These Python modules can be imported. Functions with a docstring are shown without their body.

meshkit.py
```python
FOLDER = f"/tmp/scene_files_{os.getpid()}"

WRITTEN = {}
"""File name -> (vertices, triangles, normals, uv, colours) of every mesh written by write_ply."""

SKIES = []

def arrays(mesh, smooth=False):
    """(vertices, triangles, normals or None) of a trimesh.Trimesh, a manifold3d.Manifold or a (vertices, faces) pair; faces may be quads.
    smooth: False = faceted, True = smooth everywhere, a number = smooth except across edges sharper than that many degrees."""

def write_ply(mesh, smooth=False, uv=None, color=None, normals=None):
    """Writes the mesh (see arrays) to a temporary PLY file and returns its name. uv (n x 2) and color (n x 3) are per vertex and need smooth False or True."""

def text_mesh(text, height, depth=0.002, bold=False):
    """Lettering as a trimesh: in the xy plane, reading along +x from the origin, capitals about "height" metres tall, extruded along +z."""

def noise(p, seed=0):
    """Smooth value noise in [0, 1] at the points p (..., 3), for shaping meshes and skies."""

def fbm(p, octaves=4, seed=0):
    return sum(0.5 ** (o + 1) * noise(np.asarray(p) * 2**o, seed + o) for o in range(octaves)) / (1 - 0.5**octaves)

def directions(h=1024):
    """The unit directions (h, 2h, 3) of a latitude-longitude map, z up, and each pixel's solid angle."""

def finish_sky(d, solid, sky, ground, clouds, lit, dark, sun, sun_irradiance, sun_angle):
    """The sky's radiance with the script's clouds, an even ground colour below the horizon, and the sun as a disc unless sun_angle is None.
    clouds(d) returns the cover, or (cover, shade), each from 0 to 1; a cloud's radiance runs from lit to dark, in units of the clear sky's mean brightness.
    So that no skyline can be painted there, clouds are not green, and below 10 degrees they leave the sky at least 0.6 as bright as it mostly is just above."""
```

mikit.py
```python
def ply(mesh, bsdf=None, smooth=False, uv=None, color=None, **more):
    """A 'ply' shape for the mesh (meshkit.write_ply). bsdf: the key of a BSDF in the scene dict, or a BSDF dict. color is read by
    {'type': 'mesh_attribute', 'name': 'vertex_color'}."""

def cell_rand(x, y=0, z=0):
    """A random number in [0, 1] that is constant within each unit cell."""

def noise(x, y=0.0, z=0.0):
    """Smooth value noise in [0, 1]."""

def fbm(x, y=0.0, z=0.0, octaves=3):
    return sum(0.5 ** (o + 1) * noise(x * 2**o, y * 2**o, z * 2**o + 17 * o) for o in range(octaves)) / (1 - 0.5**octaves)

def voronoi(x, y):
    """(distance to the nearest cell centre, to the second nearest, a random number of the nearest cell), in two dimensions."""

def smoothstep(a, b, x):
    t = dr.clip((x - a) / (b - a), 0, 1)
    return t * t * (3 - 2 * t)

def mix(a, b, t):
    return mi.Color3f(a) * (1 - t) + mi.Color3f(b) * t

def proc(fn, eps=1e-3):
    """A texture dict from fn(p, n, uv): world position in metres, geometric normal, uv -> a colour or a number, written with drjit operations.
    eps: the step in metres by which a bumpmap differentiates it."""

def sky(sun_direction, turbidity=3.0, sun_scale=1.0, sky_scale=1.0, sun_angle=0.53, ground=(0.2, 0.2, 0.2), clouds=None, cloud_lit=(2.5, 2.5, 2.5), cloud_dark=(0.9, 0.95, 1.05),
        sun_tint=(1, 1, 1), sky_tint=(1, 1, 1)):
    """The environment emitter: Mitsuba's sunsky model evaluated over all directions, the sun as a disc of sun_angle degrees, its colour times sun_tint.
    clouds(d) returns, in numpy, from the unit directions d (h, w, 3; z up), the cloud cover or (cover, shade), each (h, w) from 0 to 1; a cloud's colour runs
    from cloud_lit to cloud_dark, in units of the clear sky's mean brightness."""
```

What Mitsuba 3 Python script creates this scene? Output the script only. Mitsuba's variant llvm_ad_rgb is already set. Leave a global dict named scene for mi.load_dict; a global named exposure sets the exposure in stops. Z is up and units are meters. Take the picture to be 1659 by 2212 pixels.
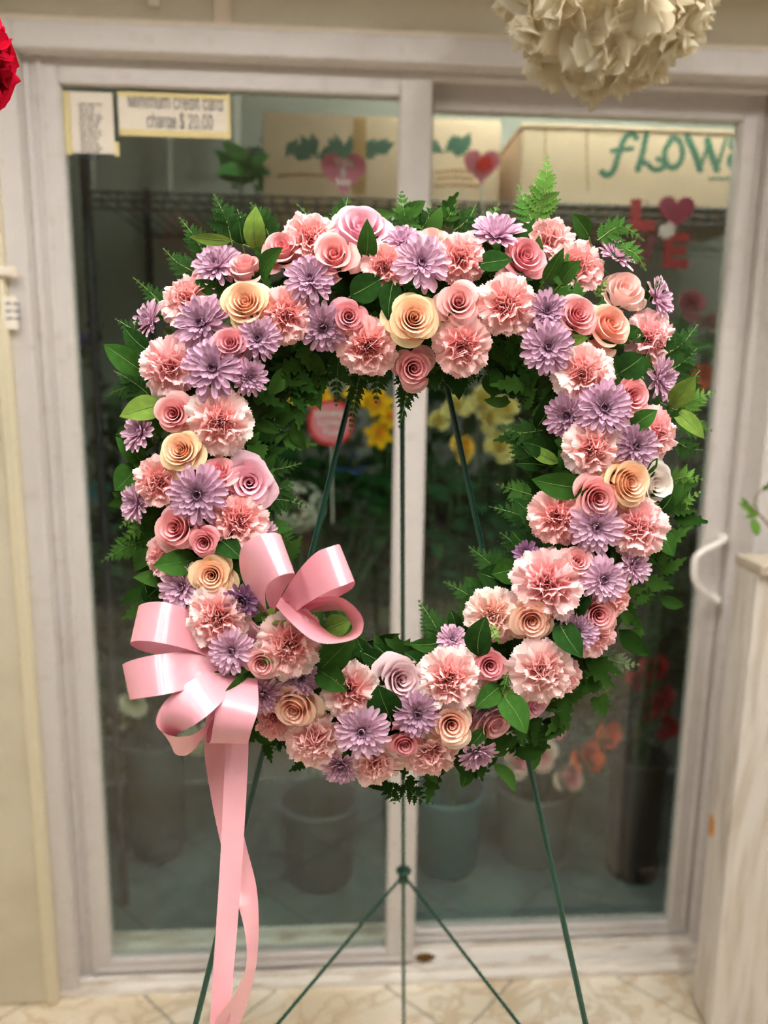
import math
import numpy as np, trimesh, mitsuba as mi, drjit as dr
import mikit, meshkit
from mikit import proc, noise, fbm, smoothstep
from shapely.geometry import Polygon, LineString, Point
from shapely import affinity, union_all

T = mi.ScalarTransform4f
scene, labels = {}, {}
rad = math.radians

# ------------------------------------------------------------------ camera, light, exposure
F = 1661.0                                            # focal length in pixels of the 1659 x 2212 frame
CAM = np.array([-0.166, -1.675, 1.471])
YAW, PITCH, ROLL = rad(3.85), rad(10.61), rad(0.78)
LOOK = np.array([math.sin(YAW) * math.cos(PITCH), math.cos(YAW) * math.cos(PITCH), -math.sin(PITCH)])
_r = np.array([math.cos(YAW), -math.sin(YAW), 0.0]); _u = np.cross(_r, LOOK)
RIGHT, UP = math.cos(ROLL) * _r + math.sin(ROLL) * _u, -math.sin(ROLL) * _r + math.cos(ROLL) * _u
scene['camera'] = {'type': 'thinlens', 'fov': math.degrees(2 * math.atan(829.5 / F)), 'fov_axis': 'x',
                   'aperture_radius': 0.0056, 'focus_distance': 0.86, 'near_clip': 0.02, 'far_clip': 100.0,
                   'to_world': T().look_at(origin=CAM.tolist(), target=(CAM + LOOK).tolist(), up=UP.tolist())}
exposure = 2.7
scene['sky'] = mikit.sky((0.35, 0.5, 0.75), turbidity=4.0, sun_scale=0.0, sky_scale=0.7, sun_angle=None,
                         clouds=lambda d: 0.85 * np.ones(d.shape[:2]), cloud_lit=(2.0, 2.0, 2.0))
LAMP = 11.5                                           # radiance of the ceiling tubes
CASE_LAMP = 9.0                                       # radiance of the tube inside the flower cooler


def ray(px, py):
    return LOOK + (px - 829.5) / F * RIGHT - (py - 1106.0) / F * UP


def at_y(px, py, Y):
    d = ray(px, py)
    return CAM + d * (Y - CAM[1]) / d[1]


def at_z(px, py, Z):
    d = ray(px, py)
    return CAM + d * (Z - CAM[2]) / d[2]


# ------------------------------------------------------------------ materials
def lin(c):
    c = np.asarray(c, float) / 255.0
    return np.where(c <= 0.04045, c / 12.92, ((c + 0.055) / 1.055) ** 2.4)


def mix(a, b, t):
    a, b = (x if isinstance(x, mi.Color3f) else mi.Color3f(*[float(q) for q in x]) for x in (a, b))
    return a * (1 - t) + b * t


def rgb(c):
    return {'type': 'rgb', 'value': [float(v) for v in lin(c)]}


def paint(c, rough=0.5, spec=0.4, **more):
    key = 'paint_%d_%d_%d_%d' % (*c, int(rough * 100))
    if key not in scene:
        scene[key] = {'type': 'twosided', 'bsdf': {'type': 'principled', 'base_color': rgb(c), 'roughness': rough, 'specular': spec, **more}}
    return key


PALETTE = []                                           # pairs of colours (linear); a vertex holds (row, mix) in its uv
_gathered = []


def _palette_col(p, n, uv):
    i = mi.UInt32(dr.clip(uv.x * 16384.0, 0, len(PALETTE) - 1))
    g = [dr.gather(mi.Float, q, i) for q in _gathered]
    t = dr.clip(uv.y, 0, 1)
    return mi.Color3f(*[dr.lerp(g[k], g[k + 3], t) for k in range(3)])


def pal(c0, c1=None, t=0.0, n=1):
    """uv rows that read colour c0 (linear), or the mix of c0 and c1 at t (one per vertex)."""
    PALETTE.append((*c0, *(c0 if c1 is None else c1)))
    assert len(PALETTE) < 16384
    return np.stack([np.full(n, (len(PALETTE) - 0.5) / 16384), np.broadcast_to(t, n)], 1)


VC = proc(_palette_col)
scene['petal_skin'] = {'type': 'principledthin', 'base_color': VC, 'roughness': 0.5, 'diff_trans': 0.36, 'spec_trans': 0.0, 'eta': 1.35}
scene['leaf_skin'] = {'type': 'principledthin', 'roughness': 0.33, 'diff_trans': 0.22, 'spec_trans': 0.0, 'eta': 1.45, 'base_color': VC}
scene['frond_skin'] = {'type': 'principledthin', 'roughness': 0.40, 'diff_trans': 0.3, 'spec_trans': 0.0, 'eta': 1.45, 'base_color': VC}
scene['satin'] = {'type': 'twosided', 'bsdf': {'type': 'principled', 'roughness': 0.28, 'specular': 0.5, 'sheen': 0.2, 'base_color': rgb((216, 150, 161))}}
scene['satin_tail'] = {'type': 'twosided', 'bsdf': {'type': 'principled', 'roughness': 0.36, 'specular': 0.5, 'base_color': rgb((222, 160, 166))}}
scene['vertex_paint'] = {'type': 'twosided', 'bsdf': {'type': 'principled', 'roughness': 0.6, 'specular': 0.3, 'base_color': VC}}


def _frame_col(p, n, uv):
    stain = smoothstep(0.62, 0.8, fbm(p.x * 9, p.y * 9, p.z * 7, 4)) * 0.35
    speck = smoothstep(0.74, 0.8, noise(p.x * 55, p.y * 90, p.z * 40)) * 0.3
    return mix(lin((197, 191, 188)), lin((166, 152, 142)), dr.minimum(stain + speck, 0.6) * 0.6)


scene['frame_white'] = {'type': 'twosided', 'bsdf': {'type': 'principled', 'roughness': 0.42, 'specular': 0.4, 'base_color': proc(_frame_col)}}


def _sill_col(p, n, uv):
    dirt = smoothstep(0.45, 0.75, fbm(p.x * 14, p.y * 60, p.z * 60, 4))
    return mix(lin((228, 223, 216)), lin((160, 136, 108)), dirt * 0.55)


scene['sill_dirty'] = {'type': 'twosided', 'bsdf': {'type': 'principled', 'roughness': 0.5, 'specular': 0.3, 'base_color': proc(_sill_col)}}


def _wall_col(p, n, uv):
    return mix(lin((198, 190, 170)), lin((180, 170, 148)), smoothstep(0.35, 0.75, fbm(p.x * 6, p.y * 6, p.z * 5, 4)) * 0.5)


scene['wall_beige'] = {'type': 'twosided', 'bsdf': {'type': 'principled', 'roughness': 0.6, 'specular': 0.3, 'base_color': proc(_wall_col)}}


def _tile_col(p, n, uv):
    w = fbm(p.x * 5, p.y * 5, 3.0, 3)
    v = fbm(p.x * 13 + 5 * w, p.y * 22 + 4 * w, 1.0, 4)
    vein = smoothstep(0.42, 0.5, v) * (1 - smoothstep(0.5, 0.62, v))
    return mix(mix(lin((238, 230, 213)), lin((222, 207, 180)), smoothstep(0.3, 0.7, w)), lin((186, 160, 122)), vein * 0.55)


scene['floor_tile'] = {'type': 'twosided', 'bsdf': {'type': 'principled', 'roughness': 0.22, 'specular': 0.5, 'base_color': proc(_tile_col)}}


def _wash_col(p, n, uv):
    g = fbm(p.x * 45 + 4 * noise(p.x * 4, p.z * 2.5, 5), p.y * 45, p.z * 3.5, 4)
    k = smoothstep(0.42, 0.70, g)
    b = smoothstep(0.45, 0.8, fbm(p.x * 5 + 9, p.y * 5, p.z * 4, 3))
    return mix(mix(lin((204, 198, 191)), lin((178, 166, 152)), k * 0.7), lin((184, 172, 156)), b * 0.35)


scene['whitewash_wood'] = {'type': 'twosided', 'bsdf': {'type': 'principled', 'roughness': 0.7, 'specular': 0.2, 'base_color': proc(_wash_col)}}


def _card_col(p, n, uv):
    flute = 0.5 + 0.5 * dr.sin(p.x * 700)
    return mix(lin((214, 190, 166)), lin((198, 172, 146)), 0.6 * fbm(p.x * 10, p.y * 10, p.z * 16, 3) + 0.2 * flute)


scene['cardboard'] = {'type': 'twosided', 'bsdf': {'type': 'principled', 'roughness': 0.8, 'specular': 0.15, 'base_color': proc(_card_col)}}
scene['glass_pane'] = {'type': 'thindielectric', 'int_ior': 1.5, 'specular_transmittance': rgb((226, 238, 233))}
scene['tissue'] = {'type': 'principledthin', 'roughness': 0.8, 'diff_trans': 1.4, 'spec_trans': 0.0, 'eta': 1.3, 'base_color': VC}


def _terra(p, n, uv):
    return mix(lin((196, 128, 62)), lin((150, 84, 34)), fbm(p.x * 20, p.y * 20, p.z * 6, 4))


scene['orange_wood'] = {'type': 'twosided', 'bsdf': {'type': 'principled', 'roughness': 0.4, 'base_color': proc(_terra)}}


def _moss(p, n, uv):
    return mix(lin((24, 40, 18)), lin((52, 66, 30)), fbm(p.x * 120, p.y * 120, p.z * 120, 3))


scene['moss'] = {'type': 'twosided', 'bsdf': {'type': 'principled', 'roughness': 0.9, 'specular': 0.1, 'base_color': proc(_moss)}}

# ------------------------------------------------------------------ mesh helpers


def numbered(name):
    if name not in labels and name not in scene and not any(k.startswith(name + '__') for k in (name,)):
        return name
    i = 1
    while '%s_%03d' % (name, i) in labels or '%s_%03d' % (name, i) in scene:
        i += 1
    return '%s_%03d' % (name, i)


COUNT = {}


def new_key(name):
    """the next free key of this name: dining_chair, dining_chair_001 ..."""
    n = COUNT.get(name, -1) + 1
    COUNT[name] = n
    return name if n == 0 else '%s_%03d' % (name, n)


def thing(name, label, cat, group=None, **more):
    key = new_key(name)
    labels[key] = {'label': label, 'category': cat, **({'group': group} if group else {}), **more}
    return key


def struct(name):
    labels[name] = {'kind': 'structure'}
    return name


def put(key, mesh, bsdf, smooth=False, color=None, uv=None, to=None):
    more = {} if to is None else {'to_world': T(to.tolist() if hasattr(to, 'tolist') else to)}
    if color is not None:                              # one linear colour, or (colour, colour, mix per vertex)
        c = color if isinstance(color, tuple) else (color,)
        uv = pal(*c, n=len(mesh[0]))
    scene[key] = mikit.ply(mesh, bsdf, smooth=smooth, uv=uv, **more)
    return key


def part(owner, name, mesh, bsdf, **kw):
    label = kw.pop('label', None)
    kind = kw.pop('kind', None)
    key = new_key(owner + '__' + name)
    put(key, mesh, bsdf, **kw)
    if label or kind:
        labels[key] = {**({'label': label} if label else {}), **({'kind': kind} if kind else {})}
    return key


def grid_faces(ns, nt):
    i = np.arange(ns * nt).reshape(ns, nt)
    return np.stack([i[:-1, :-1], i[1:, :-1], i[1:, 1:], i[:-1, 1:]], -1).reshape(-1, 4)


def join(ms):
    vs, fs, n = [], [], 0
    for v, f in ms:
        f = np.asarray(f)
        f = np.vstack([f[:, [0, 1, 2]], f[:, [0, 2, 3]]]) if f.shape[1] == 4 else f
        vs.append(v); fs.append(f + n); n += len(v)
    return np.vstack(vs), np.vstack(fs)


def tm(m):
    return np.array(m.vertices), np.array(m.faces)


def box(x0, x1, y0, y1, z0, z1, b=0.002):
    c, h = np.array([(x0 + x1) / 2, (y0 + y1) / 2, (z0 + z1) / 2]), np.array([abs(x1 - x0), abs(y1 - y0), abs(z1 - z0)]) / 2
    b = min(b, 0.45 * h.min())
    pts = []
    for s in np.ndindex(2, 2, 2):
        s = np.array(s) * 2 - 1
        for k in range(3):
            q = h - b
            q[k] = h[k]
            pts.append(c + s * q)
    return tm(trimesh.convex.convex_hull(np.array(pts)))


def tube(path, r, n=8, cap=True):
    path = np.asarray(path, float)
    r = np.broadcast_to(r, len(path))
    tan = np.gradient(path, axis=0)
    tan /= np.linalg.norm(tan, axis=1, keepdims=True)
    a = np.cross(tan[0], [0, 0, 1] if abs(tan[0][2]) < 0.9 else [1, 0, 0])
    vs = []
    for p, t, q in zip(path, tan, r):
        a = a - t * (a @ t)
        a /= np.linalg.norm(a)
        b = np.cross(t, a)
        ph = np.arange(n) * 2 * np.pi / n
        vs.append(p + q * (np.cos(ph)[:, None] * a + np.sin(ph)[:, None] * b))
    m = len(path)
    f = [(i * n + j, i * n + (j + 1) % n, (i + 1) * n + (j + 1) % n, (i + 1) * n + j) for i in range(m - 1) for j in range(n)]
    v = np.vstack(vs + [path[:1], path[-1:]])
    f = np.array(f)
    f = np.vstack([f[:, [0, 1, 2]], f[:, [0, 2, 3]]])
    if cap:
        j = np.arange(n)
        f = np.vstack([f, np.stack([(j + 1) % n, j, j * 0 + m * n], 1), np.stack([(m - 1) * n + j, (m - 1) * n + (j + 1) % n, j * 0 + m * n + 1], 1)])
    return v, f


def lathe(prof, n=32):
    prof = np.asarray(prof, float)
    ph = np.arange(n) * 2 * np.pi / n
    v = np.stack([np.outer(prof[:, 0], np.cos(ph)), np.outer(prof[:, 0], np.sin(ph)), np.repeat(prof[:, 1:], n, 1)], -1).reshape(-1, 3)
    f = [(i * n + j, i * n + (j + 1) % n, (i + 1) * n + (j + 1) % n, (i + 1) * n + j) for i in range(len(prof) - 1) for j in range(n)]
    return v, np.array(f)


def spline(pts, n):
    """Catmull-Rom through the rows of pts, n samples."""
    p = np.asarray(pts, float)
    p = np.vstack([2 * p[0] - p[1], p, 2 * p[-1] - p[-2]])
    u = np.linspace(0, len(p) - 3 - 1e-9, n)
    i = u.astype(int)
    t = (u - i)[:, None]
    a, b, c, d = p[i], p[i + 1], p[i + 2], p[i + 3]
    return 0.5 * (2 * b + (c - a) * t + (2 * a - 5 * b + 4 * c - d) * t ** 2 + (3 * b - a - 3 * c + d) * t ** 3)


def extrude(shape, depth):
    """A shapely shape in x, z of the wall, with its thickness along +y."""
    gs = [g for g in getattr(shape, 'geoms', [shape]) if g.area > 0]
    v, f = tm(trimesh.util.concatenate([trimesh.creation.extrude_polygon(g, depth, engine='earcut') for g in gs]))
    return np.stack([v[:, 0], -v[:, 2] + depth, v[:, 1]], 1), f


def text(s, height, depth=0.0006, bold=False):
    v, f = tm(meshkit.text_mesh(s, height, depth, bold))
    return np.stack([v[:, 0], -v[:, 2], v[:, 1]], 1), f


def moved(m, p):
    return m[0] + np.asarray(p), m[1]


def heart(r):
    a = np.linspace(0, 2 * np.pi, 60, endpoint=False)
    return Polygon(np.stack([16 * np.sin(a) ** 3, 13 * np.cos(a) - 5 * np.cos(2 * a) - 2 * np.cos(3 * a) - np.cos(4 * a)], 1) * r / 16)


# ------------------------------------------------------------------ the room
def big_wall(name, x0, x1, y0, y1, z0, z1, m):
    put(struct(name), box(x0, x1, y0, y1, z0, z1, 0.003), m)


JL, JR = -0.75, 0.75                                   # where the two door leaves end
TOP = 2.10
# wall around the cooler door
wb = struct('wall_back')
put('wall_back__panel', box(-3.0, -0.10 - 0.295, -0.02, 0.06, TOP, 2.75, 0.002), 'wall_beige')
put('wall_back__panel_001', box(-0.365, 3.0, -0.02, 0.06, TOP, 2.75, 0.002), 'wall_beige')
put('wall_back__batten', box(-0.397, -0.363, -0.03, 0.05, TOP, 2.75, 0.003), paint((206, 190, 170)))
put('wall_back__panel_002', box(0.83, 3.0, -0.02, 0.06, 0, TOP, 0.002), 'wall_beige')
put(struct('wall_left_pier'), box(-0.955, -0.825, -0.075, 0.06, 0, TOP + 0.3, 0.006), 'wall_beige')
put(struct('trim_1'), box(-0.832, -0.806, -0.082, 0.0, 0, TOP + 0.01, 0.005), paint((206, 196, 170)))
put(struct('trim_2'), box(-0.972, -0.950, -0.082, 0.0, 0, TOP + 0.3, 0.005), paint((206, 196, 170)))
put(struct('trim_3'), box(-0.84, 0.86, -0.055, 0.0, TOP - 0.004, TOP + 0.012, 0.004), paint((208, 196, 178)))
# side walls with unseen openings added for fill daylight; closed front wall, ceiling
def side_wall(name, x0, x1, fill_opening):
    m = paint((205, 196, 178), 0.7)
    struct(name)
    y0, y1, z0, z1 = fill_opening
    put(name + '__panel', box(x0, x1, -5.6, y0, 0, 2.75), m)
    put(name + '__panel_001', box(x0, x1, y1, 0.06, 0, 2.75), m)
    put(name + '__sill_panel', box(x0, x1, y0, y1, 0, z0), m)
    put(name + '__lintel', box(x0, x1, y0, y1, z1, 2.75), m)


side_wall('wall_left', -2.35, -2.3, (-3.7, -1.0, 0.7, 2.45))
side_wall('wall_right', 2.6, 2.65, (-3.7, -1.0, 0.7, 2.45))
put(struct('ceiling_added_shade'), box(-2.3, 2.6, -0.70, -0.085, 2.36, 2.745, 0.004), paint((206, 200, 188), 0.8))  # unseen soffit, added to shade the door head from the ceiling tubes
big_wall('wall_front', -2.3, 2.6, -5.6, -5.55, 0, 2.75, paint((112, 100, 88), 0.8))
big_wall('ceiling', -2.35, 2.65, -5.6, 0.06, 2.75, 2.8, paint((206, 200, 188), 0.8))
big_wall('wall_left_niche', -2.3, -0.96, 0.02, 0.06, 0, TOP, paint((196, 176, 150), 0.7))
# floor: grout bed and one part per tile
put(struct('floor'), box(-2.3, 2.6, -5.6, 0.0, -0.05, -0.004, 0.001), paint((150, 144, 132), 0.85))
HALF = 0.2865
cx1 = at_z(836, 2131, 0)
cx2 = at_z(1093, 2131, 0)
c1, c2, PITCH_T = cx1[0] + cx1[1], cx2[0] - cx2[1], 0.573


def tile_mesh(cx, cy, half, clip):
    """A square tile laid on its corner, cut off where the floor ends, with an eased edge."""
    q = Polygon([(cx + half, cy), (cx, cy + half), (cx - half, cy), (cx, cy - half)]).intersection(clip)
    if q.area < 1e-4:
        return None
    top = q.buffer(-0.0015)
    pts = [(x, y, z) for g, z in ((top, 0.0), (q, -0.0025), (q, -0.012)) for x, y in g.exterior.coords[:-1]]
    return tm(trimesh.convex.convex_hull(np.array(pts)))


SHOP = Polygon([(-2.3, -3.0), (2.6, -3.0), (2.6, -0.001), (-2.3, -0.001)])
for i in range(-30, 31):
    for j in range(-30, 31):
        a, b = c1 + (i + 0.5) * PITCH_T, c2 + (j + 0.5) * PITCH_T
        m = tile_mesh((a + b) / 2, (a - b) / 2, HALF - 0.0045, SHOP)
        if m is not None:
            part('floor', 'tile', m, 'floor_tile')


# ------------------------------------------------------------------ the sliding cooler door
def bars(owner, rows, mat='frame_white'):
    for name, *b in rows:
        part(owner, name, box(*b, 0.003), mat)


struct('trim_4')                                        # jambs, head and sill of the door
bars('trim_4', [('jamb', -0.808, -0.766, -0.06, 0.09, 0, TOP), ('jamb', 0.772, 0.826, -0.06, 0.09, 0, TOP),
                ('jamb_lip', -0.767, -0.752, -0.02, 0.09, 0, TOP), ('jamb_lip', 0.758, 0.774, 0.015, 0.09, 0, TOP),
                ('head', -0.766, 0.772, -0.06, 0.09, TOP - 0.048, TOP), ('head_track', -0.766, 0.772, -0.018, 0.0, TOP - 0.062, TOP - 0.046), ])
bars('trim_4', [('sill', -0.808, 0.826, -0.062, 0.1, -0.003, 0.020), ('sill_rib', -0.766, 0.772, -0.045, -0.037, 0.018, 0.034),
                ('sill_rib', -0.766, 0.772, 0.026, 0.032, 0.018, 0.036), ('sill_rib', -0.766, 0.772, 0.085, 0.095, 0.018, 0.05)], 'sill_dirty')


def leaf_door(name, x0, x1, gx0, gx1, z0, z1, gz0, gz1, y0, y1):
    k = struct(name)
    bars(k, [('stile', x0, gx0, y0, y1, z0, z1), ('stile', gx1, x1, y0, y1, z0, z1),
             ('rail', gx0, gx1, y0, y1, z0, gz0), ('rail', gx0, gx1, y0, y1, gz1, z1)])
    e = 0.009
    bars(k, [('glazing_bead', gx0 - 0.001, gx0 + e * 0.3, y0 + 0.006, y1 - 0.004, gz0, gz1), ('glazing_bead', gx1 - e * 0.3, gx1 + 0.001, y0 + 0.006, y1 - 0.004, gz0, gz1)])
    y = y0 + (y1 - y0) * 0.4
    v = np.array([(gx0, y, gz0), (gx1, y, gz0), (gx1, y, gz1), (gx0, y, gz1)])
    part(k, 'pane', (v, np.array([[0, 1, 2, 3]])), 'glass_pane')
    return k


d1 = leaf_door('door_1', -0.752, 0.032, -0.70, -0.032, 0.022, TOP - 0.05, 0.062, 2.006, -0.018, 0.018)
bars(d1, [('ridge', -0.738, -0.730, -0.025, -0.016, 0.022, TOP - 0.05), ('ridge', -0.738, 0.032, -0.023, -0.016, 0.030, 0.040)])
d2 = leaf_door('door_2', -0.02, 0.758, 0.040, 0.708, 0.030, TOP - 0.04, 0.064, 2.002, 0.042, 0.078)
bars(d2, [('ridge', 0.742, 0.748, 0.034, 0.044, 0.03, TOP - 0.04), ('ridge', -0.02, 0.758, 0.036, 0.044, 0.034, 0.042)])
# C-shaped handle
h0, h1 = at_y(1561, 1160, 0.03), at_y(1545, 1292, 0.03)
hp = [h0 + [0, 0.012, 0], h0 + [-0.004, -0.018, 0.0], h0 + [-0.03, -0.036, -0.008], at_y(1507, 1200, -0.012), at_y(1500, 1232, -0.014), at_y(1506, 1262, -0.012), h1 + [-0.024, -0.036, 0.004], h1 + [-0.004, -0.018, 0.0], h1 + [0, 0.012, 0]]
part(d2, 'handle', tube(spline(hp, 40), 0.0085, 10), paint((222, 216, 210), 0.35), smooth=40)

# notices taped inside the left pane
k = thing('credit_card_notice', 'white paper sign about the minimum credit card charge on the left pane', 'sign')
y = -0.003
a, b = at_y(254, 199, y), at_y(499, 302, y)
W, H = b[0] - a[0], a[2] - b[2]
X0, Z0 = a[0], b[2] + 0.004
part(k, 'sheet', box(X0, X0 + W, y - 0.001, y, Z0, Z0 + H - 0.006, 0.0002), paint((226, 216, 200), 0.7))
for n_, (q0, q1, r0, r1) in enumerate(((0, W, -0.003, 0.009), (W - 0.006, W, 0, H), (0, W, H - 0.012, H - 0.003))):
    part(k, 'tape', box(X0 + q0, X0 + q1, y - 0.0022, y - 0.0011, Z0 + r0, Z0 + r1, 0.0002), paint((208, 190, 128), 0.4), label='yellowed tape strip')


def fit_text(s, x, z, w, h, y, owner, mat, bold=False, name='lettering'):
    m = text(s, h, 0.0005, bold)
    sc = w / np.ptp(m[0][:, 0])
    v = m[0].copy()
    v[:, 0] = (v[:, 0] - v[:, 0].min()) * sc + x
    v[:, 1] += y
    v[:, 2] += z
    part(owner, name, (v, m[1]), mat)


INK = paint((36, 42, 52), 0.7)
fit_text('Minimum credit card', X0 + 0.020, Z0 + H * 0.61, W * 0.84, 0.027, y - 0.0014, k, INK)
fit_text('charge $ 20.00', X0 + 0.055, Z0 + H * 0.17, W * 0.59, 0.027, y - 0.0014, k, INK)
k = thing('price_list', 'narrow white price list sheet taped in the top left corner of the glass', 'paper')
a, b = at_y(136, 197, y), at_y(258, 338, y)
part(k, 'sheet', box(a[0] + 0.012, b[0] - 0.008, y - 0.001, y, b[2] + 0.004, a[2], 0.0002), paint((224, 214, 200), 0.7))
part(k, 'tape', box(a[0], a[0] + 0.011, y - 0.001, y, b[2], a[2], 0.0002), paint((210, 194, 136), 0.4), label='yellowed tape strip')
part(k, 'tape', box(b[0] - 0.009, b[0], y - 0.001, y, b[2], a[2] - 0.09, 0.0002), paint((210, 194, 136), 0.4), label='yellowed tape strip')
rng = np.random.default_rng(5)
rows = []
for i in range(17):
    z = a[2] - 0.024 - i * 0.0062
    x = a[0] + 0.028
    for _ in range(3):
        w = rng.uniform(0.006, 0.016)
        rows.append(box(x, min(x + w, b[0] - 0.02), y - 0.0015, y - 0.0011, z, z + 0.0026, 0.0001))
        x += w + 0.003
part(k, 'print_rows', join(rows), INK, kind='stuff')

# left pier: paper notice and cable clip; hook above the door
k = thing('wall_notice', 'small white paper notice with three lines on the beige pier', 'paper')
a, b = at_y(-30, 640, -0.076), at_y(41, 712, -0.076)
part(k, 'sheet', box(a[0], b[0], -0.079, -0.076, b[2], a[2], 0.0006), paint((222, 214, 200), 0.7))
for i in range(3):
    z = a[2] - 0.016 - i * 0.014
    for j in range(4):
        part(k, 'word', box(a[0] + 0.004 + j * 0.016, a[0] + 0.016 + j * 0.016, -0.0798, -0.0789, z, z + 0.005, 0.0002), paint((120, 120, 132), 0.7))
k = thing('cable_cover', 'short white cable cover across the beige pier above the notice', 'cable cover')
a, b = at_y(-30, 575, -0.08), at_y(33, 598, -0.08)
part(k, 'cover', box(a[0], b[0], -0.09, -0.076, b[2], a[2], 0.003), paint((224, 212, 196), 0.4))
part(k, 'end_cap', box(b[0] - 0.001, b[0] + 0.004, -0.092, -0.076, b[2] - 0.001, a[2] + 0.001, 0.002), paint((224, 212, 196), 0.4))
a = at_y(331, 4, -0.03)
k = thing('wall_hook', 'small white hook on the beige wall above the door', 'hook')
part(k, 'plate', box(a[0] - 0.010, a[0] + 0.010, -0.027, -0.02, a[2] - 0.006, a[2] + 0.04, 0.002), paint((230, 222, 208), 0.4))
part(k, 'hook', tube(spline([a + [0, 0.006, 0.01], a + [0, -0.012, 0.002], a + [0, -0.018, -0.002], a + [0, -0.02, 0.008]], 14), 0.004, 8), paint((230, 222, 208), 0.4), smooth=True)

# orange cabinet seen past the pier, white washed stand on the right
k = thing('orange_cabinet', 'orange brown wooden cabinet beyond the beige pier at far left', 'cabinet')
e0, e1 = at_y(-60, 1745, -0.03), at_y(21, 2042, -0.03)
part(k, 'side', box(-1.6, e1[0] - 0.02, -0.03, 0.015, 0.03, e0[2] + 0.35, 0.004), 'orange_wood')
part(k, 'door', box(-1.55, e1[0] - 0.03, -0.045, -0.031, 0.09, e0[2] - 0.14, 0.004), 'orange_wood')
part(k, 'plinth', box(-1.6, e1[0] - 0.025, -0.02, 0.015, 0.0, 0.03, 0.003), paint((120, 80, 44)))
YS, YB = -0.235, -0.150
sx0 = at_y(1492, 2190, YB)[0]
stop = at_y(1620, 1240, YS)[2]
k = thing('display_stand', 'whitewashed wooden display stand beside the right door jamb', 'stand')
for i in range(3):
    x0 = sx0 + i * 0.17
    part(k, 'board', box(x0, x0 + 0.169, YS, YS + 0.02, 0.012, stop, 0.002), 'whitewash_wood')
part(k, 'side_board', box(sx0, sx0 + 0.02, YS + 0.0205, YB, 0.012, stop, 0.002), 'whitewash_wood')
part(k, 'top_board', box(sx0 - 0.004, sx0 + 0.54, YS - 0.018, YB, stop, stop + 0.022, 0.003), paint((168, 156, 140), 0.6))
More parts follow.
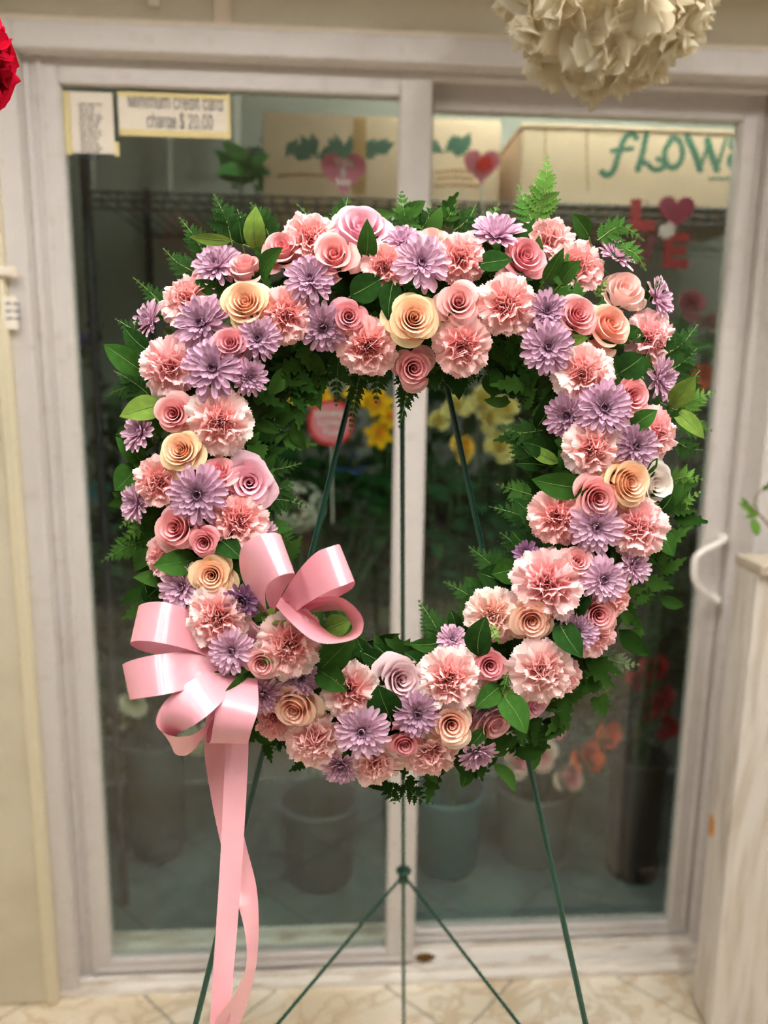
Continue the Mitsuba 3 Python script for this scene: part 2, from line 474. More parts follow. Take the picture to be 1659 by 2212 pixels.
for i in range(2):
    part(k, 'foot', box(sx0 + 0.01 + i * 0.44, sx0 + 0.06 + i * 0.44, YS + 0.01, YS + 0.06, 0.0, 0.012, 0.002), paint((60, 84, 70)))
e0, e1 = at_y(1519, 1770, YB), at_y(1519, 1800, YB)
part(k, 'bare_edge', box(sx0 - 0.0015, sx0 + 0.004, YB - 0.02, YB + 0.0008, e1[2], e0[2] + 0.012, 0.0006), paint((190, 130, 70), 0.6), label='orange bare wood on the edge')
STAND = dict(x=sx0, top=stop + 0.022)

# ------------------------------------------------------------------ lamps outside the frame
for i, (x, yy, where) in enumerate(((-0.95, -1.42, 'nearest the beige pier'), (-0.25, -1.42, 'above the camera'), (0.55, -1.42, 'in front of the white pompom'), (1.3, -1.42, 'farthest over the display stand'))):
    k = thing('ceiling_light', 'long white ceiling strip light with two tubes, ' + where, 'light', 'strip lights on the ceiling')
    L = 0.62
    part(k, 'housing', box(x - 0.07, x + 0.07, yy - L, yy + L, 2.70, 2.75, 0.004), paint((230, 230, 226)))
    for s in (-0.03, 0.03):
        n = 'tube'
        key = new_key(k + '__tube')
        scene[key] = {**mikit.ply(tube(np.linspace([x + s, yy - L + 0.03, 2.675], [x + s, yy + L - 0.03, 2.675], 4), 0.014, 10), paint((240, 240, 240)), smooth=40),
                      'emitter': {'type': 'area', 'radiance': {'type': 'rgb', 'value': [LAMP, LAMP * 0.985, LAMP * 0.955]}}}


# ------------------------------------------------------------------ inside the flower cooler
BK = 0.90
k = struct('wall_cooler')
CASE = paint((172, 175, 168), 0.6)
put('wall_cooler__back', box(-1.25, 1.35, BK, BK + 0.04, 0, 2.36), CASE)
put('wall_cooler__side', box(-1.29, -1.25, 0.10, BK + 0.04, 0, 2.36), CASE)
put('wall_cooler__side_001', box(1.35, 1.39, 0.10, BK + 0.04, 0, 2.36), CASE)
put('wall_cooler__inner_front', box(-1.25, -0.81, 0.091, 0.11, 0, 2.36), CASE)
put('wall_cooler__inner_front_001', box(0.83, 1.35, 0.091, 0.11, 0, 2.36), CASE)
put('wall_cooler__inner_lintel', box(-0.81, 0.83, 0.091, 0.11, TOP, 2.36), CASE)
put(struct('ceiling_cooler'), box(-1.29, 1.39, 0.09, BK + 0.04, 2.36, 2.40), CASE)
struct('floor_cooler')


def _cfloor(p, n, uv):
    return mix(lin((92, 108, 106)), lin((74, 90, 90)), smoothstep(0.3, 0.7, fbm(p.x * 7, p.y * 7, 2.0, 4)))


scene['cooler_floor'] = {'type': 'twosided', 'bsdf': {'type': 'principled', 'roughness': 0.35, 'base_color': proc(_cfloor)}}
put('floor_cooler__bed', box(-1.25, 1.35, 0.10, BK, -0.04, -0.002, 0.001), paint((70, 74, 70), 0.8))
CASE_FLOOR = Polygon([(-1.25, 0.10), (1.35, 0.10), (1.35, BK), (-1.25, BK)])
for i in range(-8, 9):
    for j in range(-8, 10):
        m = tile_mesh(0.05 + (i + j) * 0.215, 0.1 + (j - i) * 0.215, 0.2125, CASE_FLOOR)
        if m is not None:
            part('floor_cooler', 'tile', m, 'cooler_floor')
k = thing('cooler_light', 'long white tube light under the ceiling of the flower cooler', 'light')
part(k, 'housing', box(0.0, 1.1, 0.165, 0.235, 2.315, 2.36), paint((230, 230, 226)))
scene[k + '__tube'] = {**mikit.ply(tube(np.linspace([0.05, 0.20, 2.295], [1.05, 0.20, 2.295], 4), 0.013, 10), paint((240, 240, 240)), smooth=40),
                       'emitter': {'type': 'area', 'radiance': {'type': 'rgb', 'value': [CASE_LAMP, CASE_LAMP * 0.98, CASE_LAMP * 0.9]}}}
# white pipes on the dark wall of the left corner
for i, (x, y0, y1, Y) in enumerate(((200, 300, 420, 0.80), (366, 300, 420, 0.84), (505, 195, 330, 0.78))):
    a, b = at_y(x, y0, Y), at_y(x, y1, Y)
    k = thing('drain_pipe', ('thin white pipe', 'white pipe with an elbow', 'wide white conduit')[i] + (' below the price list sheet', ' below the credit card sign', ' beside the carton in the cooler')[i], 'pipe')
    part(k, 'pipe', tube(np.linspace(a + [0, 0, 0.1], b, 5), (0.009, 0.010, 0.022)[i], 10), paint((190, 190, 184)), smooth=40)
    part(k, 'collar', tube(np.linspace(b + [0, 0, 0.01], b - [0, 0, 0.015], 3), (0.013, 0.014, 0.027)[i], 10), paint((180, 180, 174)), smooth=40)

# wire shelf
SY0, SY1 = 0.26, 0.875
sz = at_y(1000, 437, SY0)[2]
k = thing('wire_shelf', 'black wire shelf across the cooler under the cardboard boxes', 'shelf')
BLACK = paint((34, 36, 40), 0.35)
for dz in (0.0, -0.018, -0.036):
    part(k, 'rail', tube([[-0.75, SY0, sz + dz], [1.3, SY0, sz + dz]], 0.0028, 6), BLACK, smooth=40)
part(k, 'rail', tube([[-0.75, SY1, sz], [1.3, SY1, sz]], 0.0035, 6), BLACK, smooth=40)
for i in range(58):
    x = -0.74 + i * 0.0355
    part(k, 'wire', tube([[x, SY0 - 0.002, sz - 0.036], [x, SY0, sz + 0.003], [x, SY1, sz + 0.003]], 0.0017, 5), BLACK)
for x in (-0.74, 1.29):
    for y in (SY0, SY1):
        part(k, 'post', tube([[x, y, 0.0], [x, y, 2.0]], 0.011, 8), BLACK, smooth=40)
sz += 0.006

# cardboard cartons on it
GREEN = paint((58, 104, 84), 0.8)


def flat(pts, y, owner, name, mat, w=0.004):
    """A printed stroke along px points on the plane y."""
    p = spline([at_y(a, b, y) for a, b in pts], 24)
    part(owner, name, moved(extrude(LineString(p[:, [0, 2]]).buffer(w), 0.0006), [0, y - 0.0007, 0]), mat)


Y1 = 0.33
a, b = at_y(566, 246, Y1), at_y(1077, 425, Y1)
k = thing('flower_carton', 'brown cardboard carton with green leaf print behind the pink heart pick', 'box')
part(k, 'body', box(a[0], b[0], Y1, 0.74, sz, a[2], 0.003), 'cardboard')
part(k, 'lid_flap', box(a[0] + 0.004, b[0] - 0.004, Y1 + 0.002, Y1 + 0.2, a[2] + 0.0005, a[2] + 0.005, 0.001), 'cardboard')
part(k, 'tape', box(a[0] + 0.22, a[0] + 0.25, Y1 - 0.0012, Y1, sz + 0.02, a[2] - 0.002, 0.0003), paint((176, 140, 96), 0.3), label='strip of brown packing tape')
rng = np.random.default_rng(9)
for base_x in (640, 770, 985):
    for i in range(9):
        x0, y0 = base_x + rng.uniform(-60, 60) * (0.5 if base_x == 985 else 1), 335 + rng.uniform(-6, 8)
        g = rng.uniform(0.4, 2.7)
        x1, y1 = x0 + 56 * math.cos(g), y0 - 46 * math.sin(g)
        if base_x == 985:
            x0, x1 = min(x0, 1040), min(x1, 1046)
        p0, p1 = at_y(x0, y0, Y1), at_y(x1, y1, Y1)
        q = np.array([p0[[0, 2]], p1[[0, 2]]])
        d = q[1] - q[0]
        s = np.array([-d[1], d[0]]) * 0.28
        part(k, 'leaf_print', moved(extrude(Polygon([q[0], q[0] + d * 0.5 + s, q[1], q[0] + d * 0.5 - s]), 0.0005), [0, Y1 - 0.0006, 0]), paint((58, 92, 74), 0.8))
for i, (x0, x1, y) in enumerate(((940, 1030, 372), (945, 1020, 386), (940, 1034, 402), (600, 700, 380))):
    flat([(x0, y), ((x0 + x1) / 2, y - 3), (x1, y)], Y1, k, 'print_stroke', paint((170, 124, 74), 0.8), 0.003)
Y2 = 0.285
a, b = at_y(1130, 272, Y2), at_y(1640, 428, Y2)
k = thing('flower_carton', 'tan cardboard flower box with large green lettering on the right of the wire shelf', 'box')
part(k, 'body', box(a[0], b[0] + 0.1, Y2, 0.78, sz, a[2], 0.003), 'cardboard')
part(k, 'lid', box(a[0] - 0.004, b[0] + 0.1, Y2 - 0.004, 0.784, a[2] - 0.002, a[2] + 0.006, 0.002), 'cardboard')
for x in (1178, 1268):
    flat([(x, 278), (x, 350), (x + 2, 412)], Y2, k, 'crease', paint((164, 130, 92), 0.8), 0.0018)
W_ = 0.0062
strokes = [([(1300, 372), (1312, 378), (1326, 366), (1340, 320), (1352, 296), (1366, 290), (1374, 298)], 0.0055), ([(1322, 326), (1345, 323), (1366, 321)], 0.004),
           ([(1396, 290), (1388, 330), (1378, 366)], 0.0055), ([(1376, 362), (1392, 350), (1412, 366), (1432, 362), (1432, 348), (1420, 344)], 0.0045),
           ([(1452, 300), (1436, 326), (1440, 354), (1456, 362), (1472, 344), (1472, 314), (1458, 298), (1448, 302)], 0.0052),
           ([(1484, 296), (1500, 330), (1512, 366)], 0.0065), ([(1512, 364), (1524, 330), (1530, 306)], 0.0035), ([(1528, 304), (1538, 336), (1548, 366)], 0.0065), ([(1548, 364), (1560, 326), (1568, 300)], 0.0035),
           ([(1604, 300), (1586, 300), (1580, 314), (1592, 328), (1578, 340), (1578, 356), (1592, 366), (1608, 360)], 0.006)]
for pts, w in strokes:
    flat(pts, Y2, k, 'letter_stroke', GREEN, w * 1.25)
for i in range(6):
    flat([(1532 + i * 12, 386), (1537 + i * 12, 386), (1540 + i * 12, 386)], Y2, k, 'small_print', GREEN, 0.0024)

# picks and signs
RED, DIMRED, WHITE_P = paint((196, 44, 48), 0.35), paint((150, 30, 36), 0.45), paint((236, 226, 224), 0.4)


def line(s, x, y, h, Y, owner, mat, bold=True):
    m = text(s, h, 0.0006, bold)
    c = at_y(x, y, Y)
    v = m[0] - [np.ptp(m[0][:, 0]) / 2 + m[0][:, 0].min(), 0, h / 2] + c
    part(owner, 'lettering', (v - [0, 0.0006, 0], m[1]), mat)


def pick(name, label, cat, x, y, shape, Y, mat, foot):
    key = thing(name, label, cat)
    c = at_y(x, y, Y)
    part(key, 'plate', moved(extrude(shape, 0.004), [c[0], Y, c[2]]), mat)
    part(key, 'stick', tube([c + [0, 0.007, 0.0], at_y(x + 4, foot, Y + 0.01)], 0.0022, 6), paint((200, 196, 186)))
    return key


k = pick('heart_pick', 'dusty pink heart pick reading You and Me in front of the carton', 'pick', 742, 370, heart(0.052), 0.21, paint((206, 104, 128), 0.35), 520)
for s, y in (('You', 350), ('&', 371), ('Me', 393)):
    line(s, 742, y, 0.017, 0.2095, k, WHITE_P)
k = pick('heart_pick', 'pink heart pick with red lips beside the door stile', 'pick', 1041, 356, heart(0.043), 0.24, paint((196, 112, 128), 0.35), 520)
lips = union_all([affinity.rotate(affinity.scale(Point(0, 0).buffer(1), 0.024, 0.008), 30, origin=(0, 0)), affinity.rotate(affinity.translate(affinity.scale(Point(0, 0).buffer(1), 0.018, 0.008), 0.0, -0.010), 30, origin=(0, 0)),
                  affinity.rotate(affinity.translate(affinity.scale(Point(0, 0).buffer(1), 0.018, 0.008), 0.0, 0.008), 30, origin=(0, 0))])
c = at_y(1046, 354, 0.24)
part(k, 'lips', moved(extrude(lips, 0.002), [c[0], 0.2378, c[2]]), RED)
k = pick('round_pick', 'round red and white message pick among the yellow daffodils', 'pick', 715, 913, Point(0, 0).buffer(0.056), 0.20, RED, 1130)
c = at_y(715, 913, 0.2)
part(k, 'face', moved(extrude(Point(0, 0).buffer(0.047), 0.001), [c[0], 0.1988, c[2]]), paint((218, 128, 140), 0.4))
for s, y, h in (('Someone', 893, 0.014), ('Loves', 912, 0.016), ('You', 932, 0.016)):
    line(s, 715, y, h, 0.1986, k, WHITE_P)
k = thing('love_sign', 'red hanging sign of letters and a heart spelling love below the tan carton', 'sign')
YL = 0.23


def letter(pts_list, mat, name='letter', w=0.012):
    g = union_all([LineString([at_y(a, b, YL)[[0, 2]] for a, b in pts]).buffer(w, cap_style='flat') for pts in pts_list])
    part(k, name, moved(extrude(g, 0.008), [0, YL, 0]), mat)


letter([[(1376, 430), (1372, 494)], [(1362, 486), (1416, 487)]], DIMRED)
letter([[(1372, 508), (1388, 574)], [(1388, 574), (1412, 508)]], paint((96, 30, 40), 0.4))
letter([[(1446, 506), (1442, 576)], [(1436, 512), (1490, 513)], [(1440, 541), (1482, 541)], [(1432, 569), (1486, 570)]], DIMRED, w=0.010)
c = at_y(1462, 456, YL)
part(k, 'heart', moved(extrude(heart(0.044), 0.008), [c[0], YL, c[2]]), paint((132, 34, 62), 0.45))
c = at_y(1440, 498, YL)
part(k, 'lips', moved(extrude(lips, 0.004), [c[0], YL - 0.004, c[2]]), paint((214, 196, 194), 0.4))
part(k, 'cord', tube([[at_y(1400, 430, YL)[0], YL + 0.004, at_y(1400, 432, YL)[2]], [at_y(1400, 430, YL)[0], YL + 0.012, sz - 0.03]], 0.0012, 5), BLACK)


# ------------------------------------------------------------------ cut flowers in buckets: built by the flower makers below
def bucket(label, x, y0, y1, r_px, Y, mat, rimcol, taper=0.78):
    key = thing('bucket', label, 'bucket')
    a, b = at_y(x, y0, Y), at_y(x, y1, Y)
    s = (Y - CAM[1]) / F
    r0, h = r_px * s, a[2] - max(b[2], 0.004)
    z0 = max(b[2], 0.004)
    prof = [(0.001, 0.0), (r0 * taper, 0.0), (r0 * taper + 0.004, 0.006), (r0 * 0.985, h - 0.02), (r0, h), (r0 - 0.006, h), (r0 * taper - 0.004, 0.012), (0.001, 0.012)]
    part(key, 'body', moved(lathe(prof, 32), [a[0], Y, z0]), mat, smooth=40)
    ring = np.stack([np.cos(np.linspace(0, 6.2832, 33)), np.sin(np.linspace(0, 6.2832, 33)), np.zeros(33)], 1) * r0 * 1.01 + [a[0], Y, z0 + h - 0.004]
    part(key, 'rim', tube(ring, 0.005, 6, cap=False), rimcol, smooth=True)
    return np.array([a[0], Y, z0 + h])


BUCKETS = {
    'slate': bucket('dark slate bucket on the cooler floor left of the door stile', 690, 1722, 1948, 92, 0.36, paint((62, 72, 74), 0.5), paint((74, 84, 86), 0.5)),
    'teal': bucket('dark teal bucket on the cooler floor right of the door stile', 968, 1700, 1920, 88, 0.40, paint((44, 86, 88), 0.45), paint((58, 100, 100), 0.45)),
    'grey': bucket('grey bucket behind the right front easel leg', 1155, 1690, 1935, 92, 0.44, paint((84, 92, 90), 0.5), paint((96, 104, 102), 0.5)),
    'black': bucket('narrow black bucket near the right stile', 1382, 1630, 1936, 66, 0.34, paint((18, 22, 20), 0.4), paint((26, 30, 28), 0.4), 0.85),
    'left': bucket('dark grey bucket of white flowers behind the bow loops', 330, 1590, 1850, 70, 0.50, paint((66, 74, 72), 0.5), paint((76, 84, 82), 0.5)),
}
# (kind, x, y, r px, depth, colour name, bucket, lean)
COOLER = []
for x, y, r in ((985, 872, 30), (1048, 858, 32), (1096, 878, 32), (1062, 902, 28), (1078, 962, 36), (1122, 948, 28), (946, 905, 24)):
    COOLER.append(('rose', x, y, r, 0.42, 'pale_yellow', 'teal'))
COOLER.append(('rose', 1008, 962, 31, 0.40, 'golden', 'teal'))
for x, y, r in ((640, 848, 34), (604, 872, 26), (690, 852, 30), (816, 868, 34), (842, 900, 26), (818, 938, 32), (770, 850, 30)):
    COOLER.append(('daffodil', x, y, r, 0.40, 'yellow', 'slate'))
for x, y, r in ((928, 1196, 32), (1058, 1142, 36), (1112, 1158, 30)):
    COOLER.append(('rose', x, y, r, 0.62, 'dusty_mauve', 'grey'))
for x, y, r in ((1086, 1602, 30), (1126, 1644, 38), (1170, 1634, 37), (1238, 1682, 37)):
    COOLER.append(('rose', x, y, r, 0.30, 'two_tone', 'grey'))
COOLER.append(('rose', 1204, 1578, 30, 0.34, 'soft_pink', 'grey'))
for x, y, r in ((1280, 1632, 40), (1326, 1590, 32)):
    COOLER.append(('rose', x, y, r, 0.32, 'orange', 'grey'))
for x, y, r in ((1422, 1440, 28), (1442, 1502, 28), (1404, 1536, 26), (1452, 1572, 26), (1384, 1470, 24)):
    COOLER.append(('rose', x, y, r, 0.42, 'dark_red', 'black'))
COOLER += [('rose', 1500, 654, 36, 0.36, 'soft_pink', 'black'), ('rose', 1538, 692, 24, 0.40, 'blush', 'black'), ('daffodil', 1522, 812, 36, 0.38, 'orange', 'black'),
           ('rose', 284, 1520, 34, 0.40, 'ivory', 'left'), ('rose', 256, 1556, 22, 0.44, 'ivory', 'left'), ('mum', 440, 1600, 54, 0.42, 'ivory', 'left'), ('rose', 1475, 1118, 24, 0.60, 'blush', 'black'),
           ('mum', 184, 736, 18, 0.62, 'purple', 'left'), ('rose', 214, 980, 22, 0.60, 'blush', 'left'), ('mum', 212, 1060, 26, 0.66, 'turquoise', 'left')]
CCOL = {'pale_yellow': ((226, 206, 110), (240, 228, 156)), 'golden': ((226, 176, 48), (236, 200, 90)), 'yellow': ((236, 160, 20), (240, 190, 30)), 'dusty_mauve': ((160, 116, 140), (176, 140, 156)),
        'two_tone': ((218, 110, 140), (238, 220, 206)), 'soft_pink': ((214, 110, 132), (226, 150, 164)), 'orange': ((214, 84, 40), (226, 110, 64)), 'dark_red': ((130, 16, 28), (150, 24, 36)),
        'blush': ((220, 170, 170), (230, 196, 190)), 'ivory': ((226, 222, 190), (238, 234, 212)), 'purple': ((100, 80, 150), (130, 110, 176)), 'turquoise': ((90, 170, 180), (130, 196, 200))}
CSAY = {'pale_yellow': 'pale yellow rose inside the cooler right of the stile', 'golden': 'golden yellow rose lowest among the pale yellow cooler roses', 'yellow': 'yellow daffodil in the cooler beside the round red pick',
        'dusty_mauve': 'dim mauve rose low in the cooler behind the right easel rod', 'two_tone': 'white rose with pink heart in the cooler near the right easel leg', 'soft_pink': 'pink rose in the cooler', 'orange': 'orange rose beside the white roses low in the cooler',
        'dark_red': 'dark red rose in shadow near the right stile', 'blush': 'small blush flower in the cooler', 'ivory': 'ivory rose in the cooler left of the bow', 'purple': 'small purple flower behind the left stile', 'turquoise': 'small turquoise flower behind the left stile'}
CSPECIAL = {(1204, 1578): 'soft pink rose above the white and pink roses low in the cooler', (1500, 654): 'pink rose in the cooler under the red letter sign', (1538, 692): 'small blush rose against the right stile under the letter sign',
            (1522, 812): 'orange lily in the cooler beside the right stile', (440, 1600): 'white spiky chrysanthemum hanging behind the lowest bow loop', (1475, 1118): 'dim blush rose in the cooler left of the door handle', (214, 980): 'dim blush rose behind the left stile',
            (256, 1556): 'small ivory rose lowest at the left stile'}


def leafy_stem(label, x0, y0, x1, y1, Y, n, rng, tone, size, group):
    key = thing('foliage_stem', label, 'foliage', group)
    a, b = at_y(x0, y0, Y), at_y(x1, y1, Y - 0.05)
    path = spline([a, (a + b) / 2 + [rng.normal(0, 0.02), -0.02, 0], b], 16)
    part(key, 'stem', tube(path, 0.0022, 5), paint((58, 84, 46)), smooth=True)
    for i in range(n):
        p = path[int((0.25 + 0.75 * i / n) * 15)]
        g = rng.uniform(0, 6.28)
        d = np.array([math.cos(g), -0.5 + rng.normal(0, 0.4), 0.4 * math.sin(g) + 0.3])
        d /= np.linalg.norm(d)
        L = size * rng.uniform(0.7, 1.2)
        m = leaf_mesh(p, p + d * L, L * rng.uniform(0.35, 0.5), rng.uniform(-50, 50), rng, 5, 7)[0]
        part(key, 'leaf', m, 'leaf_skin', smooth=True, color=lin(tone) * rng.uniform(0.7, 1.2))
    return key


def daffodil(R, rng, a, b):
    out = []
    for i in range(6):
        s, t, f = sheet(None, 7, 8)
        w = 0.34 * R * np.sin(math.pi * np.clip(t, 0.02, 1) ** 0.8) ** 0.7
        th = i * math.pi / 3 + rng.normal(0, 0.06)
        r = 0.12 * R + t * 0.9 * R
        x, y = r * math.cos(th) - s * w * math.sin(th), r * math.sin(th) + s * w * math.cos(th)
        z = -0.1 * R + 0.12 * R * s ** 2 - 0.2 * R * t ** 2 + (0.03 * R) * (i % 2)
        out.append((np.stack([x, y, z], -1).reshape(-1, 3), f, lin(b)))
    v, f = lathe([(0.10 * R, -0.12 * R), (0.22 * R, 0.0), (0.25 * R, 0.25 * R), (0.34 * R, 0.36 * R)], 18)
    v[-18:] *= 1 + 0.06 * np.sin(np.arange(18) * 2.1)[:, None]
    return out, (v, f, lin(a))


ORD = ['topmost', 'second from top', 'third from top', 'fourth from top', 'fifth from top', 'sixth from top', 'seventh from top', 'eighth from top']


def ranked(rows, says):
    """Of labels that several rows share, each gets its rank from the top of the picture of the cooler."""
    out = list(says)
    for s in set(says):
        idx = sorted((i for i, q in enumerate(says) if q == s), key=lambda i: rows[i][1])
        if len(idx) > 1:
            for k, i in enumerate(idx):
                out[i] = s + ', ' + ('lowest' if k == len(idx) - 1 else ORD[k])
    return out


def build_cooler():
    says = ranked([(q[1], q[2]) for q in COOLER], [CSPECIAL.get((q[1], q[2]), CSAY[q[5]]) for q in COOLER])
    for i, (kd, x, y, r, Y, col, bk) in enumerate(COOLER):
        rng = np.random.default_rng(7000 + i)
        p = at_y(x, y, Y)
        R = r * 1.05 * ((p - CAM) @ LOOK) / F
        nrm = np.array([rng.normal(0.05, 0.25), -1.0, rng.uniform(0.2, 0.6)])
        if col == 'ivory' and kd == 'mum':
            nrm = np.array([-0.1, -0.8, -0.6])
        nm = {'rose': 'cut_rose', 'daffodil': 'lily' if col == 'orange' else 'daffodil', 'mum': 'cut_chrysanthemum'}[kd]
        key = thing(nm, says[i], nm.replace('cut_', ''), col.replace('_', ' ') + ' flowers in the cooler')
        a, b = CCOL[col]
        extra = None
        if kd == 'rose':
            petals = rose(R, rng, 11, a, b, light=1.0)
        elif kd == 'daffodil':
            petals, extra = daffodil(R, rng, a, b)
        else:
            petals, extra = mum(R, rng, b, a, light=1.0)
        for v, f, c in petals:
            part(key, 'petal', place((v, f), p, nrm, 0.3 * i), 'petal_skin', smooth=True, color=c)
        if extra is not None:
            part(key, 'corona' if kd == 'daffodil' else 'heart_florets', place(extra[:2], p, nrm, 0.3 * i), 'petal_skin', smooth=True, color=extra[2], **({} if kd == 'daffodil' else {'kind': 'stuff'}))
        B = BUCKETS[bk]
        foot = B + [rng.normal(0, 0.02), rng.normal(0, 0.02), -0.10]
        st = spline([p - nrm / np.linalg.norm(nrm) * R * 0.9, p * [1, 1, 1] + [0, 0.06, -0.10 - 0.4 * max(0, p[2] - B[2] - 0.5)], (p + B) / 2 + [0, 0.05, 0], foot], 16)
        part(key, 'stem', tube(st, 0.0026, 5), paint((52, 78, 44)), smooth=True)
    rng = np.random.default_rng(31)
    STEMS = [(560, 430, 540, 330, 0.40, 7, (96, 164, 88), 0.085, 'bright green leafy stem behind the left pane beside the carton', 'cooler greens by the carton'),
             (590, 430, 610, 330, 0.42, 6, (90, 156, 84), 0.08, 'bright green leafy stem behind the left pane beside the carton', 'cooler greens by the carton'),
             (520, 430, 505, 350, 0.44, 6, (84, 150, 80), 0.075, 'bright green leafy stem behind the left pane beside the carton', 'cooler greens by the carton'),
             (1490, 800, 1495, 690, 0.42, 7, (84, 140, 80), 0.07, 'leafy stem under the pink cooler rose at the right stile', 'cooler greens at the right stile'),
             (1515, 780, 1530, 720, 0.42, 6, (90, 140, 84), 0.06, 'leafy stem under the pink cooler rose at the right stile', 'cooler greens at the right stile')]
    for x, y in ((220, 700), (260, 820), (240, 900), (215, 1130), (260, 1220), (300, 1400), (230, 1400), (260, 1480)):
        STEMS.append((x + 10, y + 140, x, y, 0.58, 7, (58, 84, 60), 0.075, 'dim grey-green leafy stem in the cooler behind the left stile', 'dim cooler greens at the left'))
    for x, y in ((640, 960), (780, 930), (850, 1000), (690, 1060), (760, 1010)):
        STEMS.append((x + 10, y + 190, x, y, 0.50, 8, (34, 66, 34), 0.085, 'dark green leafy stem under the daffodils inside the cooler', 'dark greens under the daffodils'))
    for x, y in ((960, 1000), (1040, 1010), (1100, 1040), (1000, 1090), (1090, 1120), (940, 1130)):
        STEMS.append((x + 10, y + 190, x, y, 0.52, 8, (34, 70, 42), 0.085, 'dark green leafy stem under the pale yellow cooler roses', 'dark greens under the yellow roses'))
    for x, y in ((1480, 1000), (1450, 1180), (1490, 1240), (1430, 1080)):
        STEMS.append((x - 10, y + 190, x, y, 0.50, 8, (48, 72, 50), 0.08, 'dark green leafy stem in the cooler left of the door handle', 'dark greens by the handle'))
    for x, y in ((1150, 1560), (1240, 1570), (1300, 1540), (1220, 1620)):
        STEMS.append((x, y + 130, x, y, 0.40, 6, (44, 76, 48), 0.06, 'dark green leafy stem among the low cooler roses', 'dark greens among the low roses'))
    for (x0, y0, x1, y1, Y, n, tone, size, _, grp), label in zip(STEMS, ranked([(q[2], q[3]) for q in STEMS], [q[8] for q in STEMS])):
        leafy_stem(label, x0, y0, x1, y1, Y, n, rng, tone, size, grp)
    # the crowded greens at the back of the cooler
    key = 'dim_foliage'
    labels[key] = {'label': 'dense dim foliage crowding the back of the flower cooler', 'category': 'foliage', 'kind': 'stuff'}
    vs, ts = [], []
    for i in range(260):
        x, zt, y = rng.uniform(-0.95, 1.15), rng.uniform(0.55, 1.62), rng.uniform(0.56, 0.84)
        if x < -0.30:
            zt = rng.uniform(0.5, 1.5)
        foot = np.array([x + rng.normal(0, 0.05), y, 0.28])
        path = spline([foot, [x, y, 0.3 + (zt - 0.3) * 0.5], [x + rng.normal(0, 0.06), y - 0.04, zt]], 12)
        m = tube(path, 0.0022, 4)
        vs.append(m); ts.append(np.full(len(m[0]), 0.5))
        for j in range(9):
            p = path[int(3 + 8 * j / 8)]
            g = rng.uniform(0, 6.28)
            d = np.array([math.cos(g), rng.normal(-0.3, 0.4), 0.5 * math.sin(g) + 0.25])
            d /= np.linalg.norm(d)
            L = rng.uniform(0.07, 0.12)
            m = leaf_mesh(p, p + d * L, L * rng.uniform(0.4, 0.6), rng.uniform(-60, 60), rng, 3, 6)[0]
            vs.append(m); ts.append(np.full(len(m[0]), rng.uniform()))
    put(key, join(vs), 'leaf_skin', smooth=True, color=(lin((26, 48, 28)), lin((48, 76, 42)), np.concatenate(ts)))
    # hydrangea-like white cluster
    key = thing('white_hydrangea', 'grey-white hydrangea head in the cooler behind the fern tips left of the bow rod', 'hydrangea')
    c = at_y(648, 1095, 0.40)
    vs = []
    for i in range(150):
        d = rng.normal(0, 1, 3)
        d /= np.linalg.norm(d)
        if d[1] > 0.4:
            continue
        for j in range(4):
            th = j * math.pi / 2 + i
            s, t, f = sheet(None, 4, 4)
            w = 0.006 * np.sin(math.pi * np.clip(t, 0.05, 1) ** 0.8)
            x, y = t * 0.011 * math.cos(th) - s * w * math.sin(th), t * 0.011 * math.sin(th) + s * w * math.cos(th)
            vs.append(place((np.stack([x, y, 0.002 * s ** 2], -1).reshape(-1, 3), f), c + d * 0.066, d + rng.normal(0, 0.2, 3)))
    part(key, 'florets', join(vs), 'petal_skin', smooth=True, color=lin((206, 206, 190)), kind='stuff')
    part(key, 'stem', tube([c, c - [0, -0.03, 0.3]], 0.004, 6), paint((60, 84, 50)), smooth=True)
    k = thing('blue_bow', 'crumpled royal blue foil bow below the round red pick', 'bow')
    for i, (x, y, r) in enumerate(((735, 990, 26), (768, 1000, 22), (750, 950, 20), (760, 905, 22))):
        q = at_y(x, y, 0.28)
        s, t, f = sheet(None, 9, 9)
        rr = r * (0.28 - CAM[1]) / F
        a = t * 5.2
        v = np.stack([rr * (0.4 + 0.6 * t) * np.cos(a + i), rr * 0.6 * s + 0.3 * rr * np.sin(3 * a), rr * np.sin(a + i)], -1).reshape(-1, 3) + q
        part(k, 'loop', (v, f), paint((30, 62, 168), 0.25), smooth=True)


# ------------------------------------------------------------------ hanging balls of tissue and silk, and the sprig on the stand
def petal_ball(key, c, R, n, size, cols, m, name, rng, sel=None, curl=0.4, crush=0.085, wide=0.55):
    g = math.pi * (3 - math.sqrt(5))
    for i in range(n):
        z = 1 - 2 * (i + 0.5) / n
        d = np.array([math.cos(g * i) * math.sqrt(1 - z * z), math.sin(g * i) * math.sqrt(1 - z * z), z]) + rng.normal(0, 0.06, 3)
        d /= np.linalg.norm(d)
        if sel is not None and not sel(d):
            continue
        s, t, f = sheet(None, 9, 7)
        L = size * rng.uniform(0.8, 1.25)
        w = L * wide * np.sin(math.pi * (0.12 + 0.80 * t) ** 0.8) ** 0.8
        ph = rng.uniform(0, 6.28, 3)
        el = (0.25 + curl * t + 0.2 * rng.normal())
        x = t * L * np.cos(el)
        h = t * L * 0.75 * np.sin(el) + crush * L * (np.sin(4 * s + ph[0]) + 0.6 * np.sin(9 * s + ph[1]) + 0.5 * np.sin(7 * t + ph[2]) + 0.5 * np.sin(5 * s + 9 * t)) * t
        v = np.stack([x - 0.35 * L, s * w, h], -1).reshape(-1, 3)
        part(key, name, place((v, f), c + d * R, d, rng.uniform(0, 6.28)), m, smooth=True, color=lin(cols[i % len(cols)]))


